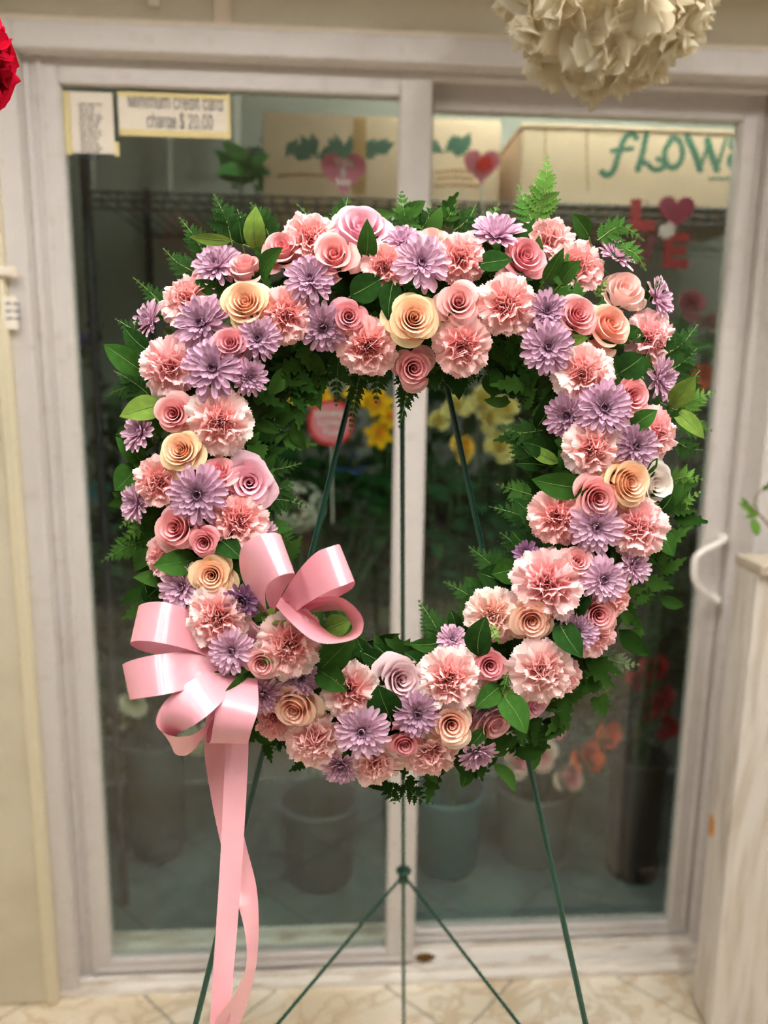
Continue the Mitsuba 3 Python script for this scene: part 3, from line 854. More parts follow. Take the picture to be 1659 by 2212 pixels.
def build_balls():
    rng = np.random.default_rng(12)
    c = at_y(1318, -50, -0.36)
    R = 232 * ((c - CAM) @ LOOK) / F
    key = thing('tissue_pompom', 'large ivory tissue paper pompom hanging before the door head', 'pompom')
    part(key, 'core', place(tm(trimesh.creation.icosphere(3, R * 0.80)), c, np.array([0, 0, 1.0])), paint((206, 194, 168), 0.8), smooth=True)
    petal_ball(key, c, R * 0.86, 520, R * 0.31, [(238, 230, 208), (230, 220, 196), (242, 236, 218), (224, 214, 190)], 'tissue', 'tissue_sheet', rng, lambda d: d[1] < 0.25)
    part(key, 'string', tube([c + [0, 0, R], [c[0], c[1], 2.74]], 0.001, 4), paint((230, 226, 214)))
    c = at_w(-122, 118, 0.02)
    R = 118 * ((c - CAM) @ LOOK) / F
    key = thing('red_silk_flower', 'crimson silk flower ball cut off at the left edge', 'silk flower')
    part(key, 'core', place(tm(trimesh.creation.icosphere(2, R * 0.8)), c, np.array([0, 0, 1.0])), paint((120, 12, 26), 0.7), smooth=True)
    petal_ball(key, c, R * 0.80, 70, R * 0.85, [(176, 16, 42), (158, 12, 34), (190, 24, 50)], 'petal_skin', 'petal', rng, lambda d: d[0] > -0.3, 0.2, 0.04, 0.8)
    part(key, 'string', tube([c + [0, 0, R], [c[0], c[1], 2.74]], 0.001, 4), paint((200, 190, 180)))
    # sprig on the display stand
    key = thing('plant_sprig', 'small green leafy sprig on the whitewashed stand at the right edge', 'plant')
    Y = -0.17
    st = spline([[at_y(1700, 1222, Y)[0], Y, STAND['top'] + 0.004], at_y(1672, 1150, Y), at_y(1640, 1112, Y - 0.02), at_y(1602, 1090, Y - 0.03)], 20)
    part(key, 'stem', tube(st, 0.0022, 6), paint((110, 92, 60)), smooth=True)
    part(key, 'twig', tube(spline([at_y(1640, 1112, Y - 0.02), at_y(1630, 1080, Y - 0.02), at_y(1652, 1050, Y - 0.02)], 10), 0.0016, 5), paint((110, 92, 60)), smooth=True)
    for x0, y0, x1, y1, w in ((1632, 1112, 1594, 1086, 17), (1626, 1122, 1636, 1158, 22), (1640, 1106, 1606, 1118, 14), (1650, 1060, 1664, 1040, 12), (1614, 1096, 1600, 1074, 12)):
        a, b = at_y(x0, y0, Y - 0.02), at_y(x1, y1, Y - 0.03)
        m = leaf_mesh(a, b, w * (Y - CAM[1]) / F, rng.uniform(-30, 30), rng, 7, 9)[0]
        part(key, 'leaf', m, 'leaf_skin', smooth=True, color=lin((84, 118, 50)))
    # a withered leaf lying on the door track
    key = thing('withered_leaf', 'withered brown leaf lying on the door track at the foot of the stile', 'leaf')
    a, b = at_y(896, 2068, -0.012), at_y(942, 2074, -0.012)
    a[2] = b[2] = 0.034
    m = leaf_mesh(a, b, 0.02, 20, rng, 7, 9)[0]
    part(key, 'blade', m, 'leaf_skin', smooth=True, color=lin((92, 66, 34)))

# ------------------------------------------------------------------ the wreath: frame of reference
LEAN, TURN = rad(11.0), rad(3.0)
N0 = np.array([-math.sin(TURN) * math.cos(LEAN), -math.cos(TURN) * math.cos(LEAN), math.sin(LEAN)])
E1 = np.array([math.cos(TURN), -math.sin(TURN), 0.0])
E2 = np.cross(N0, E1)
WC = CAM + ray(872, 1080) * 0.90                       # the wreath's centre
UNIT = 0.90 / F                                        # metres per pixel at the centre


def at_w(px, py, w):
    """The point w metres in front of the wreath's plane that shows at this pixel of the photograph."""
    d = ray(px, py)
    return CAM + d * (((WC + N0 * w - CAM) @ N0) / (d @ N0))


def to_pixels(p):
    q = np.asarray(p) - CAM
    z = q @ LOOK
    return np.stack([829.5 + F * (q @ RIGHT) / z, 1106 - F * (q @ UP) / z], -1)


def place(m, p, nrm, spin=0.0):
    """Turns local z to nrm, spins about it, moves to p."""
    z = nrm / np.linalg.norm(nrm)
    x = np.cross(E2, z)
    x /= np.linalg.norm(x)
    y = np.cross(z, x)
    c, s = math.cos(spin), math.sin(spin)
    x, y = c * x + s * y, -s * x + c * y
    return m[0] @ np.stack([x, y, z]) + p, m[1]


def sheet(f, ns, nt):
    s, t = np.meshgrid(np.linspace(-1, 1, ns), np.linspace(0, 1, nt), indexing='ij')
    return s, t, grid_faces(ns, nt)


LIGHT = [0.76]


def pet(c):
    return 1 - (1 - lin(c)) * LIGHT[0]


def tint(a, b, t):
    t = np.clip(np.asarray(t, float), 0, 1)[..., None]
    return pet(a) * (1 - t) + pet(b) * t


def rose(R, rng, n=24, inner=(232, 128, 136), outer=(244, 176, 174), rim=None, deep=1.0, ruffle=0.0, point=0.0, openness=1.0, light=None):
    LIGHT[0] = light or 0.76
    out = []
    th = rng.uniform(0, 6.28)
    for i in range(n):
        u = i / (n - 1)
        th += 2.25 + rng.normal(0, 0.18)
        big = u > 0.3
        s, t, f = sheet(None, 13 if big else 9, 9)
        rho = R * (0.05 + 0.80 * u ** 0.95)
        zt = R * (-0.10 + 0.42 * math.sin(math.pi * min(1, u * 0.80 + 0.10)) - 0.50 * u ** 3) + R * rng.normal(0, 0.015)
        hw = (2.5 - 1.5 * u ** 0.6) * rng.uniform(0.92, 1.08)
        top = 1 - (0.10 + 0.16 * u) * np.abs(s) ** 2.4 - 0.05 * u * (1 - np.abs(s)) * 0 + point * u * 0.16 * np.exp(-(s / 0.22) ** 2)
        q = t * top
        zb = -0.95 * R * deep
        prof = np.sin(np.clip(q, 0, 1) * math.pi / 2) ** 0.75
        r = rho * (0.22 + 0.78 * prof) * (1 + 0.10 * s * (1 - 0.45 * u))
        r = r * (1 - 0.20 * (1 - u) * q ** 4)
        roll = np.clip((q - 0.72) / 0.28, 0, 1.3)
        fl = openness * (0.05 + 0.26 * u ** 1.3) * R
        r = r + fl * roll ** 1.6
        z = zb + (zt - zb) * q - fl * 0.75 * roll ** 2.4
        ph = rng.uniform(0, 6.28, 3)
        wav = np.sin(2.2 * s + ph[0]) * 0.5 + np.sin(4.6 * s + ph[1]) * 0.35
        z = z + R * (0.03 + 0.05 * ruffle) * u * wav * q ** 3
        r = r + R * (0.025 + 0.07 * ruffle) * u * (np.sin(3.1 * s + ph[2]) + ruffle * np.sin(8 * s + ph[0])) * q ** 3
        a = th + s * hw * (0.5 + 0.5 * q ** 0.8)
        v = np.stack([r * np.cos(a), r * np.sin(a), z], -1).reshape(-1, 3)
        c = tint(inner, outer, u ** 0.8 + rng.normal(0, 0.05))
        if rim is not None and u > 0.55:
            c = (c, pet(rim), (np.clip((q - 0.55) / 0.5, 0, 1) * (u - 0.45) * 1.6).reshape(-1))
        out.append((v, f, c))
    return out


def carnation(R, rng, inner=(238, 140, 130), outer=(246, 206, 194), full=1.0, heart=0.5):
    LIGHT[0] = 0.68
    out = []
    layers = [(7, 2, 1.0, 0.62), (7, 17, 0.95, 0.60), (7, 34, 0.86, 0.56), (6, 52, 0.75, 0.56), (8, 66, 0.70, 0.60), (7, 80, 0.64, 0.62)]
    for L, (n, elev, ln, wide) in enumerate(layers):
        n = max(3, int(round(n * full)))
        off = rng.uniform(0, 6.28)
        for i in range(n):
            th = off + i * 2 * math.pi / n + rng.normal(0, 0.16)
            el = rad(elev + rng.normal(0, 7))
            length = R * ln * rng.uniform(0.90, 1.06)
            ns, nt = (25, 8)
            s, t, f = sheet(None, ns, nt)
            zig = np.where(np.arange(ns) % 2 == 0, 1.0, -1.0)[:, None] * rng.uniform(0.4, 1.3, (ns, 1))
            tt = t * (1 - 0.20 * s ** 2 + 0.022 * zig * t ** 3 + 0.03 * np.sin(9 * s + rng.uniform(0, 6)) * t)
            # the petal starts upright in the calyx and bends out to its own elevation
            ang = el + (rad(86) - el) * np.exp(-tt * 5.0)
            ang = ang - (0.35 + 0.25 * (L < 2)) * np.clip(tt - 0.6, 0, 1) * 1.6
            dt = np.diff(tt, axis=1, prepend=0)
            a = np.cumsum(np.cos(ang) * dt, 1) * length
            h = np.cumsum(np.sin(ang) * dt, 1) * length
            hw = wide * length * tt ** 0.85
            b = s * hw
            ph = rng.uniform(0, 6.28, 3)
            fold = rng.uniform(0.8, 1.3) * (0.9 + 0.22 * L)
            amp = R * (0.055 + 0.028 * L) * rng.uniform(0.8, 1.25)
            ruf = amp * (np.sin(math.pi * (1.25 + 0.2 * min(L, 3)) * s + ph[0]) + 0.45 * np.sin(math.pi * 2.9 * s + ph[1]) * tt + 0.12 * np.sin(math.pi * 7 * s + ph[2]) * tt ** 3) * tt ** 1.2
            na, nh = -np.sin(ang), np.cos(ang)
            a, h = a + ruf * na, h + ruf * nh
            b = b * 0.90
            x = a * math.cos(th) - b * math.sin(th)
            y = a * math.sin(th) + b * math.cos(th)
            v = np.stack([x, y, h - 0.48 * R], -1).reshape(-1, 3)
            mixv = np.clip(1.0 - L / 3.0 * (0.6 + heart), 0, 1) + rng.normal(0, 0.06)
            out.append((v, f, (tint(inner, outer, mixv), pet(outer), (0.45 * (tt > 0.93)).reshape(-1))))
    return out


def smooth01(a, b, x):
    t = np.clip((x - a) / (b - a), 0, 1)
    return t * t * (3 - 2 * t)


def mum(R, rng, tip=(204, 172, 208), base=(150, 104, 150), cup=0.0, layers=None, light=None):
    LIGHT[0] = light or 0.86
    out, heart_v = [], []
    layers = layers or [(19, 0, 1.0, 0), (19, 12, 0.93, 0), (17, 26, 0.80, 0), (15, 43, 0.63, 0), (10, 62, 0.42, 1), (8, 74, 0.31, 1), (5, 84, 0.24, 1)]
    for L, (n, elev, ln, small) in enumerate(layers):
        off = rng.uniform(0, 6.28)
        for i in range(n):
            th = off + i * 2 * math.pi / n + rng.normal(0, 0.07)
            el = rad(min(88, elev + cup + rng.normal(0, 4)))
            length = R * ln * rng.uniform(0.9, 1.06)
            s, t, f = sheet(None, 5, 5 if small else 9)
            wmax = R * (0.112 - 0.008 * L) * rng.uniform(0.9, 1.1)
            t = np.sin(t * math.pi / 2) ** 0.9 if not small else t     # more rows toward the round tip
            w = wmax * (0.40 + 0.60 * smooth01(0, 0.75, t)) * np.sqrt(np.clip(1 - (np.clip(t - 0.80, 0, 1) / 0.2) ** 2, 0.0, 1))
            ang = el + rad(24) * (1 - t) - rad(16 + rng.normal(0, 7)) * t * (1 - 0.8 * small) + rad(30) * smooth01(0.75, 1, t) * (0.5 + 0.9 * (L > 1))
            dt = np.diff(t, axis=1, prepend=0)
            a = np.cumsum(np.cos(ang) * dt, 1) * length + 0.06 * R
            h = np.cumsum(np.sin(ang) * dt, 1) * length
            b = s * w + length * 0.10 * rng.normal(0, 0.5) * t ** 2
            trough = 0.55 * w * (np.abs(s) ** 1.6)
            a, h = a - trough * np.sin(ang), h + trough * np.cos(ang)
            x = a * math.cos(th) - b * math.sin(th)
            y = a * math.sin(th) + b * math.cos(th)
            v = np.stack([x, y, h - 0.16 * R], -1).reshape(-1, 3)
            k = float(np.clip(1.0 - 0.17 * L + rng.normal(0, 0.05), 0, 1))
            (heart_v if small else out).append((v, f, (pet(base), pet(tip), np.full(len(v), k))))
    hv, hf = join([(v, f) for v, f, _ in heart_v])
    return out, (hv, hf, (pet(base), pet(tip), np.concatenate([c[2] for _, _, c in heart_v])))


# ------------------------------------------------------------------ the flowers, one row each: kind, x, y, radius in pixels, colour, (lean direction, degrees), lift
FLOWERS = [
    ('C', 393, 631, 62, 'pale', None, 8), ('C', 355, 787, 68, 'pink', None, 4), ('M', 466, 571, 54, 'lilac', None, 6), ('R', 523, 551, 40, 'blush_pink', (90, 62), 10),
    ('R', 606, 527, 45, 'pink', None, 6), ('C', 668, 502, 60, 'coral', (90, 30), 2), ('L', 782, 484, 72, 'lilac', (88, 38), 2), ('R', 720, 545, 52, 'pointed', None, 14),
    ('M', 669, 602, 52, 'purple', None, 4), ('R', 527, 648, 55, 'yellow', None, 14), ('C', 614, 674, 60, 'coral', None, 0), ('M', 434, 698, 58, 'purple', None, 6),
    ('R', 494, 738, 39, 'hot', None, 14), ('M', 557, 731, 45, 'purple', None, 2), ('M', 460, 796, 62, 'purple', None, 8), ('M', 539, 815, 38, 'purple', (-20, 45), -2),
    ('M', 324, 694, 44, 'lilac', (165, 50), -4), ('R', 754, 682, 37, 'hot', None, 4), ('M', 699, 708, 50, 'purple', (-95, 35), -6), ('C', 793, 748, 64, 'coral', None, 4),
    ('R', 371, 893, 40, 'pink', None, 6), ('C', 471, 910, 68, 'pale', None, 4), ('M', 302, 934, 44, 'lilac', (170, 50), -4), ('R', 387, 970, 46, 'yellow', (140, 20), 10),
    ('R', 468, 1000, 44, 'pink', (80, 45), 4), ('L', 539, 1042, 56, 'lilac', (10, 25), 2), ('C', 333, 1039, 56, 'coral', None, 2), ('M', 427, 1069, 60, 'purple', None, 6),
    ('M', 295, 1086, 42, 'lilac', (180, 50), -8), ('C', 511, 1123, 62, 'coral', None, 4), ('R', 373, 1140, 49, 'pink', None, 10), ('R', 438, 1174, 32, 'hot', (-80, 20), 12),
    ('C', 336, 1210, 52, 'pink', (190, 40), -6), ('R', 455, 1244, 47, 'yellow', None, 10), ('M', 393, 1268, 50, 'lilac', None, 0), ('M', 522, 1296, 42, 'violet', (-60, 25), 6),
    ('C', 466, 1334, 68, 'pale', None, 17), ('M', 563, 1150, 34, 'lilac', (10, 40), -12), ('M', 500, 1407, 47, 'lilac', None, 22), ('C', 620, 1396, 70, 'pale', None, 20),
    ('R', 565, 1437, 36, 'blush_pink', (-90, 25), 26), ('M', 652, 1465, 36, 'purple', None, 0), ('M', 568, 1501, 44, 'lilac', (-110, 30), 2), ('R', 632, 1537, 50, 'peach', (-115, 30), 8),
    ('C', 756, 1495, 62, 'pale', None, 4), ('M', 782, 1580, 56, 'lilac', None, 8), ('C', 676, 1610, 66, 'blush', (-100, 30), 0), ('C', 580, 1564, 52, 'pink', (-130, 45), -14),
    ('M', 736, 1655, 40, 'lilac', (-100, 45), -6), ('C', 807, 1669, 58, 'blush', (-95, 45), 4), ('L', 872, 1470, 54, 'mauve', (60, 20), 0), ('C', 973, 1468, 68, 'pale', None, 8),
    ('R', 1060, 1440, 37, 'hot', None, 6), ('M', 902, 1543, 48, 'purple', None, 4), ('R', 977, 1569, 48, 'peach', None, 8), ('R', 875, 1611, 35, 'hot', (-90, 25), 8),
    ('C', 934, 1654, 66, 'blush', (-85, 40), 2), ('M', 1030, 1627, 42, 'lilac', (-60, 50), -4), ('R', 1084, 1579, 52, 'blush_pink', (-50, 55), 2), ('C', 1176, 1456, 70, 'blush', (-30, 15), 8),
    ('C', 1236, 1470, 40, 'pink', (-20, 45), -10), ('L', 1172, 1533, 42, 'lilac', (-50, 50), -10), ('M', 977, 1381, 33, 'lilac', (80, 40), -2), ('C', 1063, 1330, 58, 'peach', None, 4),
    ('R', 1150, 1344, 46, 'peach', (-110, 15), 8), ('M', 1050, 1535, 36, 'purple', (-90, 30), -12), ('C', 1187, 1260, 80, 'pink', None, 10), ('R', 1251, 1212, 38, 'blush_pink', (100, 20), 6),
    ('M', 1138, 1196, 30, 'violet', (160, 40), -6), ('M', 1304, 1252, 48, 'lilac', None, 8), ('M', 1369, 1223, 38, 'lilac', (0, 45), -4), ('C', 1346, 1284, 50, 'coral', (-10, 45), -4),
    ('R', 1296, 1330, 40, 'pink', None, 6), ('C', 1303, 1375, 58, 'pink', (-20, 45), -8), ('M', 1249, 1362, 42, 'purple', (150, 30), 2), ('C', 1205, 1115, 60, 'coral', None, 4),
    ('R', 1296, 1078, 49, 'pink', None, 12), ('M', 1288, 1139, 54, 'lilac', None, 4), ('C', 1386, 1139, 66, 'pink', None, 6), ('R', 1366, 1043, 56, 'yellow', (20, 15), 12),
    ('L', 1440, 1047, 60, 'white', (0, 40), 2), ('C', 1286, 969, 64, 'pale', None, 6), ('M', 1374, 964, 48, 'purple', None, 4), ('C', 1440, 929, 56, 'pink', (0, 50), -2),
    ('M', 1305, 881, 56, 'purple', None, 10), ('M', 1226, 898, 48, 'purple', (190, 45), -6), ('R', 1372, 856, 44, 'pink', None, 8), ('C', 1272, 802, 70, 'pale', None, 4),
    ('M', 1425, 819, 46, 'lilac', (0, 45), -4), ('C', 1413, 724, 60, 'pink', (10, 30), 4), ('M', 1184, 750, 54, 'purple', None, 4), ('M', 1182, 672, 44, 'purple', None, -2),
    ('R', 1253, 676, 45, 'pink', None, 10), ('R', 1325, 697, 52, 'salmon', (50, 25), 10), ('R', 1353, 620, 52, 'cream', (70, 30), 6), ('M', 1420, 644, 44, 'lilac', (20, 50), -6),
    ('M', 1332, 554, 44, 'lilac', (60, 50), -8), ('C', 1254, 563, 60, 'coral', (60, 20), 2), ('R', 1140, 549, 49, 'hot', None, 10), ('C', 1187, 493, 60, 'blush', (85, 50), -4),
    ('M', 1072, 507, 56, 'lilac', (90, 45), 0), ('R', 937, 496, 48, 'cream', (92, 62), 0), ('C', 996, 547, 58, 'coral', (95, 20), 2), ('M', 911, 567, 56, 'lilac', None, 8),
    ('M', 869, 519, 40, 'lilac', (95, 50), -10), ('C', 830, 570, 50, 'coral', None, 0), ('R', 992, 649, 46, 'blush_pink', None, 8), ('C', 1099, 655, 66, 'coral', None, 6),
    ('R', 896, 684, 54, 'yellow', None, 12), ('C', 1000, 745, 62, 'coral', (-90, 15), 4), ('R', 895, 796, 44, 'pink', (-90, 15), 8),
]
RMID, RHALF = 438.0, 172.0
ROSE = {'pink': ((222, 96, 108), (243, 170, 168), None, 18, {}), 'hot': ((214, 84, 104), (236, 140, 150), None, 16, {}), 'blush_pink': ((228, 128, 132), (243, 186, 180), None, 16, {}),
        'pointed': ((230, 120, 128), (246, 184, 176), None, 15, dict(point=1.0)), 'yellow': ((240, 172, 124), (247, 212, 164), (246, 230, 152), 22, {}),
        'peach': ((238, 166, 138), (246, 206, 176), (246, 214, 176), 18, dict(ruffle=0.2)), 'salmon': ((232, 134, 102), (244, 184, 152), None, 16, {}), 'cream': ((243, 190, 182), (247, 216, 204), None, 15, dict(openness=0.6))}
CARN = {'coral': ((242, 150, 146), (246, 180, 174), 0.5), 'pale': ((243, 160, 156), (248, 216, 208), 0.6), 'pink': ((244, 162, 164), (247, 196, 194), 0.5),
        'blush': ((244, 178, 174), (249, 208, 202), 0.4), 'peach': ((244, 184, 162), (249, 216, 202), 0.4)}
MUM = {'lilac': ((222, 178, 202), (160, 104, 142)), 'purple': ((204, 152, 182), (122, 68, 106)), 'violet': ((164, 98, 158), (96, 42, 98))}
LISI = {'lilac': ((232, 150, 172), (238, 182, 200)), 'mauve': ((222, 178, 184), (234, 200, 206)), 'white': ((240, 226, 214), (246, 238, 230))}
SAYS = {'C': {'coral': 'coral pink carnation', 'pale': 'pale carnation with coral heart', 'pink': 'soft pink carnation', 'blush': 'blush pink carnation', 'peach': 'pale peach carnation'},
        'R': {'pink': 'pink rose', 'hot': 'deep pink rose', 'blush_pink': 'light pink rose', 'pointed': 'pink rose with pointed petals', 'yellow': 'yellow-rimmed peach rose', 'peach': 'peach rose', 'salmon': 'salmon rose', 'cream': 'blush white rose'},
        'M': {'lilac': 'pale lilac chrysanthemum', 'purple': 'lavender chrysanthemum', 'violet': 'dark violet chrysanthemum'},
        'L': {'lilac': 'orchid-pink lisianthus', 'mauve': 'pale mauve lisianthus', 'white': 'white lisianthus'}}
KIND = {'C': ('carnation', 'carnations in the wreath'), 'R': ('rose', 'roses in the wreath'), 'M': ('chrysanthemum', 'chrysanthemums in the wreath'), 'L': ('lisianthus', 'lisianthus blooms in the wreath')}


def ring_place(x, y):
    dx, dy = x - 868, (1080 - y) / 1.03
    return math.hypot(dx, dy), math.atan2(dy, dx)


def clock(x, y):
    h = round(((90 - math.degrees(math.atan2(1080 - y, x - 868))) % 360) / 15) / 2
    h = h if h >= 1 else h + 12
    n = 'one two three four five six seven eight nine ten eleven twelve'.split()[int(h) - 1]
    return n + " o'clock" if h == int(h) else 'half past ' + n


def rim(x, y):
    s = (ring_place(x, y)[0] - RMID) / RHALF
    return 'outer edge' if s > 0.4 else 'inner edge' if s < -0.4 else 'middle'


def beside(x, y, skip, taken, base, what=FLOWERS):
    """A label that no other thing has: where on the wreath, and next to which flower."""
    by = sorted((math.hypot(r[1] - x, r[2] - y), i) for i, r in enumerate(what) if i != skip)
    for dist, i in by[:40]:
        r = what[i]
        dx, dy = x - r[1], y - r[2]
        rel = ('above' if dy < 0 else 'below') if abs(dy) > abs(dx) else ('right of' if dx > 0 else 'left of')
        s = "%s at wreath's %s, %s, %s %s" % (base, rim(x, y), clock(x, y), rel, SAYS[r[0]][r[4]].split(' with')[0])
        if s not in taken and len(s.split()) <= 16:
            taken.add(s)
            return s
    return base + ' ' + rim(x, y) + ' ' + clock(x, y)


TAKEN = set()
for i, (kd, x, y, r, col, lean, lift) in enumerate(FLOWERS):
    rng = np.random.default_rng(1000 + i)
    dist, phi = ring_place(x, y)
    s = np.clip((dist - RMID) / RHALF, -1.15, 1.15)
    w = -0.012 + 0.078 * math.sqrt(max(0, 1 - (0.86 * s) ** 2)) + lift * 0.0011
    p = at_w(x, y, w)
    R = r * {'R': 1.15, 'M': 1.12, 'C': 1.18, 'L': 1.14}[kd] * ((p - CAM) @ LOOK) / F
    tau = rad(25) * s * abs(s)
    nrm = N0 * math.cos(tau) + (E1 * math.cos(phi) + E2 * math.sin(phi)) * math.sin(tau)
    if lean is not None:
        a, t = rad(lean[0]), rad(lean[1] * 0.72)
        nrm = N0 * math.cos(t) + (E1 * math.cos(a) + E2 * math.sin(a)) * math.sin(t)
    nrm = nrm + rng.normal(0, 0.07, 3)
    nrm /= np.linalg.norm(nrm)
    nm, grp = KIND[kd]
    key = thing(nm, beside(x, y, i, TAKEN, SAYS[kd][col]), nm, grp)
    spin = rng.uniform(0, 6.28)
    extra = None
    tilted = lean is not None and lean[1] >= 40
    if kd == 'R':
        a, b, rimc, n, kw = ROSE[col]
        petals = rose(R, rng, n, a, b, rimc, **kw)
        p = p - nrm * R * (0.05 + 0.35 * tilted)
    elif kd == 'C':
        a, b, h = CARN[col]
        petals = carnation(R, rng, a, b, 1.0, h)
        p = p - nrm * R * 0.15 * tilted
    elif kd == 'M':
        petals, extra = mum(R, rng, *MUM[col], cup=28 if col == 'violet' else (14 if tilted else 0))
    else:
        a, b = LISI[col]
        petals = rose(R, rng, 17, a, b, None, ruffle=0.7, openness=1.2)
        p = p - nrm * R * (0.05 + 0.35 * tilted)
    for v, f, c in petals:
        m = place((v, f), p, nrm, spin)
        part(key, 'petal', m, 'petal_skin', smooth=True, color=c)
    if extra is not None:
        part(key, 'heart_florets', place(extra[:2], p, nrm, spin), 'petal_skin', smooth=True, color=extra[2], kind='stuff')
    if tilted or kd == 'R':
        cal = lathe([(0.02 * R, -0.75 * R), (0.20 * R, -0.86 * R), (0.24 * R, -1.0 * R), (0.10 * R, -1.16 * R), (0.05 * R, -1.5 * R), (0.0, -1.5 * R)], 12)
        part(key, 'calyx', place(cal, p, nrm, spin), paint((74, 104, 44)), smooth=True)

# ------------------------------------------------------------------ broad leaves: base x y, tip x y, width in px, tone, depth at base and tip in mm, roll in degrees
LEAVES = [
    (566, 602, 612, 534, 44, 1, 30, 75, 10), (556, 545, 553, 445, 46, 2, 20, 40, -15), (524, 528, 517, 476, 40, 0, 15, 25, 0), (500, 520, 409, 512, 26, 2, 20, 25, 30),
    (786, 570, 793, 472, 42, 1, 45, 80, 10), (757, 640, 826, 600, 60, 0, 60, 62, -10), (850, 605, 838, 692, 48, 0, 60, 60, 10), (1032, 572, 1106, 560, 50, 0, 55, 62, 15),
    (1176, 608, 1218, 534, 32, 1, 55, 85, -20), (1214, 612, 1254, 562, 36, 1, 55, 80, 20), (1272, 512, 1236, 462, 40, 1, 10, 30, 10), (1335, 808, 1392, 768, 62, 0, 50, 58, 0),
    (1448, 876, 1502, 812, 48, 2, 10, 35, 0), (1455, 885, 1522, 948, 38, 2, 10, 30, 0), (1362, 925, 1420, 886, 40, 1, 60, 75, 10), (1212, 738, 1272, 730, 24, 2, 60, 75, -20),
    (1158, 926, 1196, 838, 50, 0, 25, 40, -15), (1206, 986, 1126, 954, 48, 0, 30, 36, 10), (1206, 1000, 1138, 966, 30, 2, 38, 30, 0), (1234, 1010, 1206, 972, 40, 1, 40, 50, 0),
    (1184, 1006, 1112, 1002, 30, 0, 25, 22, 10), (1268, 1056, 1148, 1036, 56, 1, 60, 60, 12), (1192, 1174, 1108, 1076, 60, 0, 40, 30, -20), (1142, 1190, 1104, 1146, 36, 0, 30, 25, 0),
    (1122, 1226, 1062, 1240, 56, 1, 30, 28, 0), (1108, 1262, 1030, 1236, 66, 0, 20, 20, 0), (1412, 1150, 1456, 1202, 48, 1, 15, 25, 10), (1424, 1106, 1453, 1066, 30, 0, 40, 50, 0),
    (1228, 1342, 1282, 1268, 44, 0, 55, 75, 15), (1206, 1342, 1258, 1422, 54, 0, 60, 85, 5), (1034, 1418, 1050, 1330, 56, 0, 60, 75, 20), (962, 1386, 882, 1392, 34, 1, 28, 30, 0),
    (986, 1366, 972, 1316, 32, 0, 26, 36, 0), (912, 1448, 872, 1408, 40, 0, 40, 36, 0), (842, 1548, 816, 1480, 72, 0, 62, 72, 10), (1082, 1482, 1026, 1530, 46, 1, 60, 74, 0),
    (1082, 1498, 1138, 1586, 56, 1, 60, 84, 10), (1048, 1574, 998, 1626, 34, 1, 50, 55, 0), (1092, 1474, 1112, 1520, 24, 2, 55, 65, 0), (690, 1450, 766, 1374, 62, 1, 62, 80, -10),
    (682, 1446, 750, 1494, 54, 1, 62, 80, 10), (780, 1408, 838, 1440, 40, 0, 28, 26, 0), (562, 1330, 648, 1344, 42, 2, 62, 82, 40), (704, 1360, 760, 1340, 50, 2, 20, 25, 0),
    (544, 1452, 474, 1512, 38, 1, 70, 96, 25), (502, 1452, 434, 1468, 30, 1, 70, 80, 10), (490, 1450, 546, 1446, 18, 1, 72, 82, 20), (424, 1206, 330, 1222, 54, 1, 50, 74, -8),
    (462, 1156, 524, 1208, 50, 0, 55, 74, 12), (354, 872, 258, 900, 56, 2, 30, 50, -8), (312, 1006, 250, 942, 44, 1, 15, 30, 0), (296, 1006, 248, 1060, 62, 1, 15, 28, 10),
    (322, 760, 268, 706, 44, 0, 10, 18, 0), (312, 806, 224, 744, 52, 1, 10, 22, 0), (362, 1262, 318, 1292, 44, 0, 15, 20, 0), (1010, 1652, 998, 1702, 30, 1, 10, 14, 0),
    (800, 1424, 770, 1376, 34, 0, 24, 26, 0), (856, 1432, 806, 1390, 36, 0, 20, 20, 0), (332, 1300, 312, 1262, 30, 0, 10, 10, 0), (1050, 1290, 1012, 1270, 40, 0, 20, 20, 0),
]
TONE = [((30, 56, 23), 'dark green'), ((46, 80, 31), 'mid green'), ((94, 118, 50), 'olive')]
SIDE = ['right', 'up-right', 'up', 'up-left', 'left', 'down-left', 'down', 'down-right']


def leaf_mesh(b, t, w, roll, rng, ns=7, nt=12):
    """A pointed oval leaf from b to t, creased along its midrib, arched and slightly waved; and its midrib."""
    L = np.linalg.norm(t - b)
    d = (t - b) / L
    side = np.cross(d, N0)
    side /= np.linalg.norm(side)
    up = np.cross(side, d)
    c, s_ = math.cos(rad(roll)), math.sin(rad(roll))
    side, up = c * side + s_ * up, c * up - s_ * side
    s, q, f = sheet(None, ns, nt)
    prof = np.sin(math.pi * q ** 0.82) ** 0.72 * (1 - 0.25 * smooth01(0.75, 1.0, q))
    prof = np.where((q <= 0) | (q >= 1), 0.015, prof)
    hw = w / 2 * prof
    bend = rng.uniform(0.05, 0.14) * L * np.sin(math.pi * q)
    swing = rng.normal(0, 0.04) * L * np.sin(math.pi * q)
    fold = 0.22 * hw * np.abs(s) + 0.012 * L * np.sin(7 * q + rng.uniform(0, 6)) * s ** 2
    v = b + (q * L)[..., None] * d + (s * hw + swing)[..., None] * side + (bend + fold)[..., None] * up
    i = ns // 2
    rib = v[i, 1:-1] + up * 0.0003
    return (v.reshape(-1, 3), f), rib, s, q


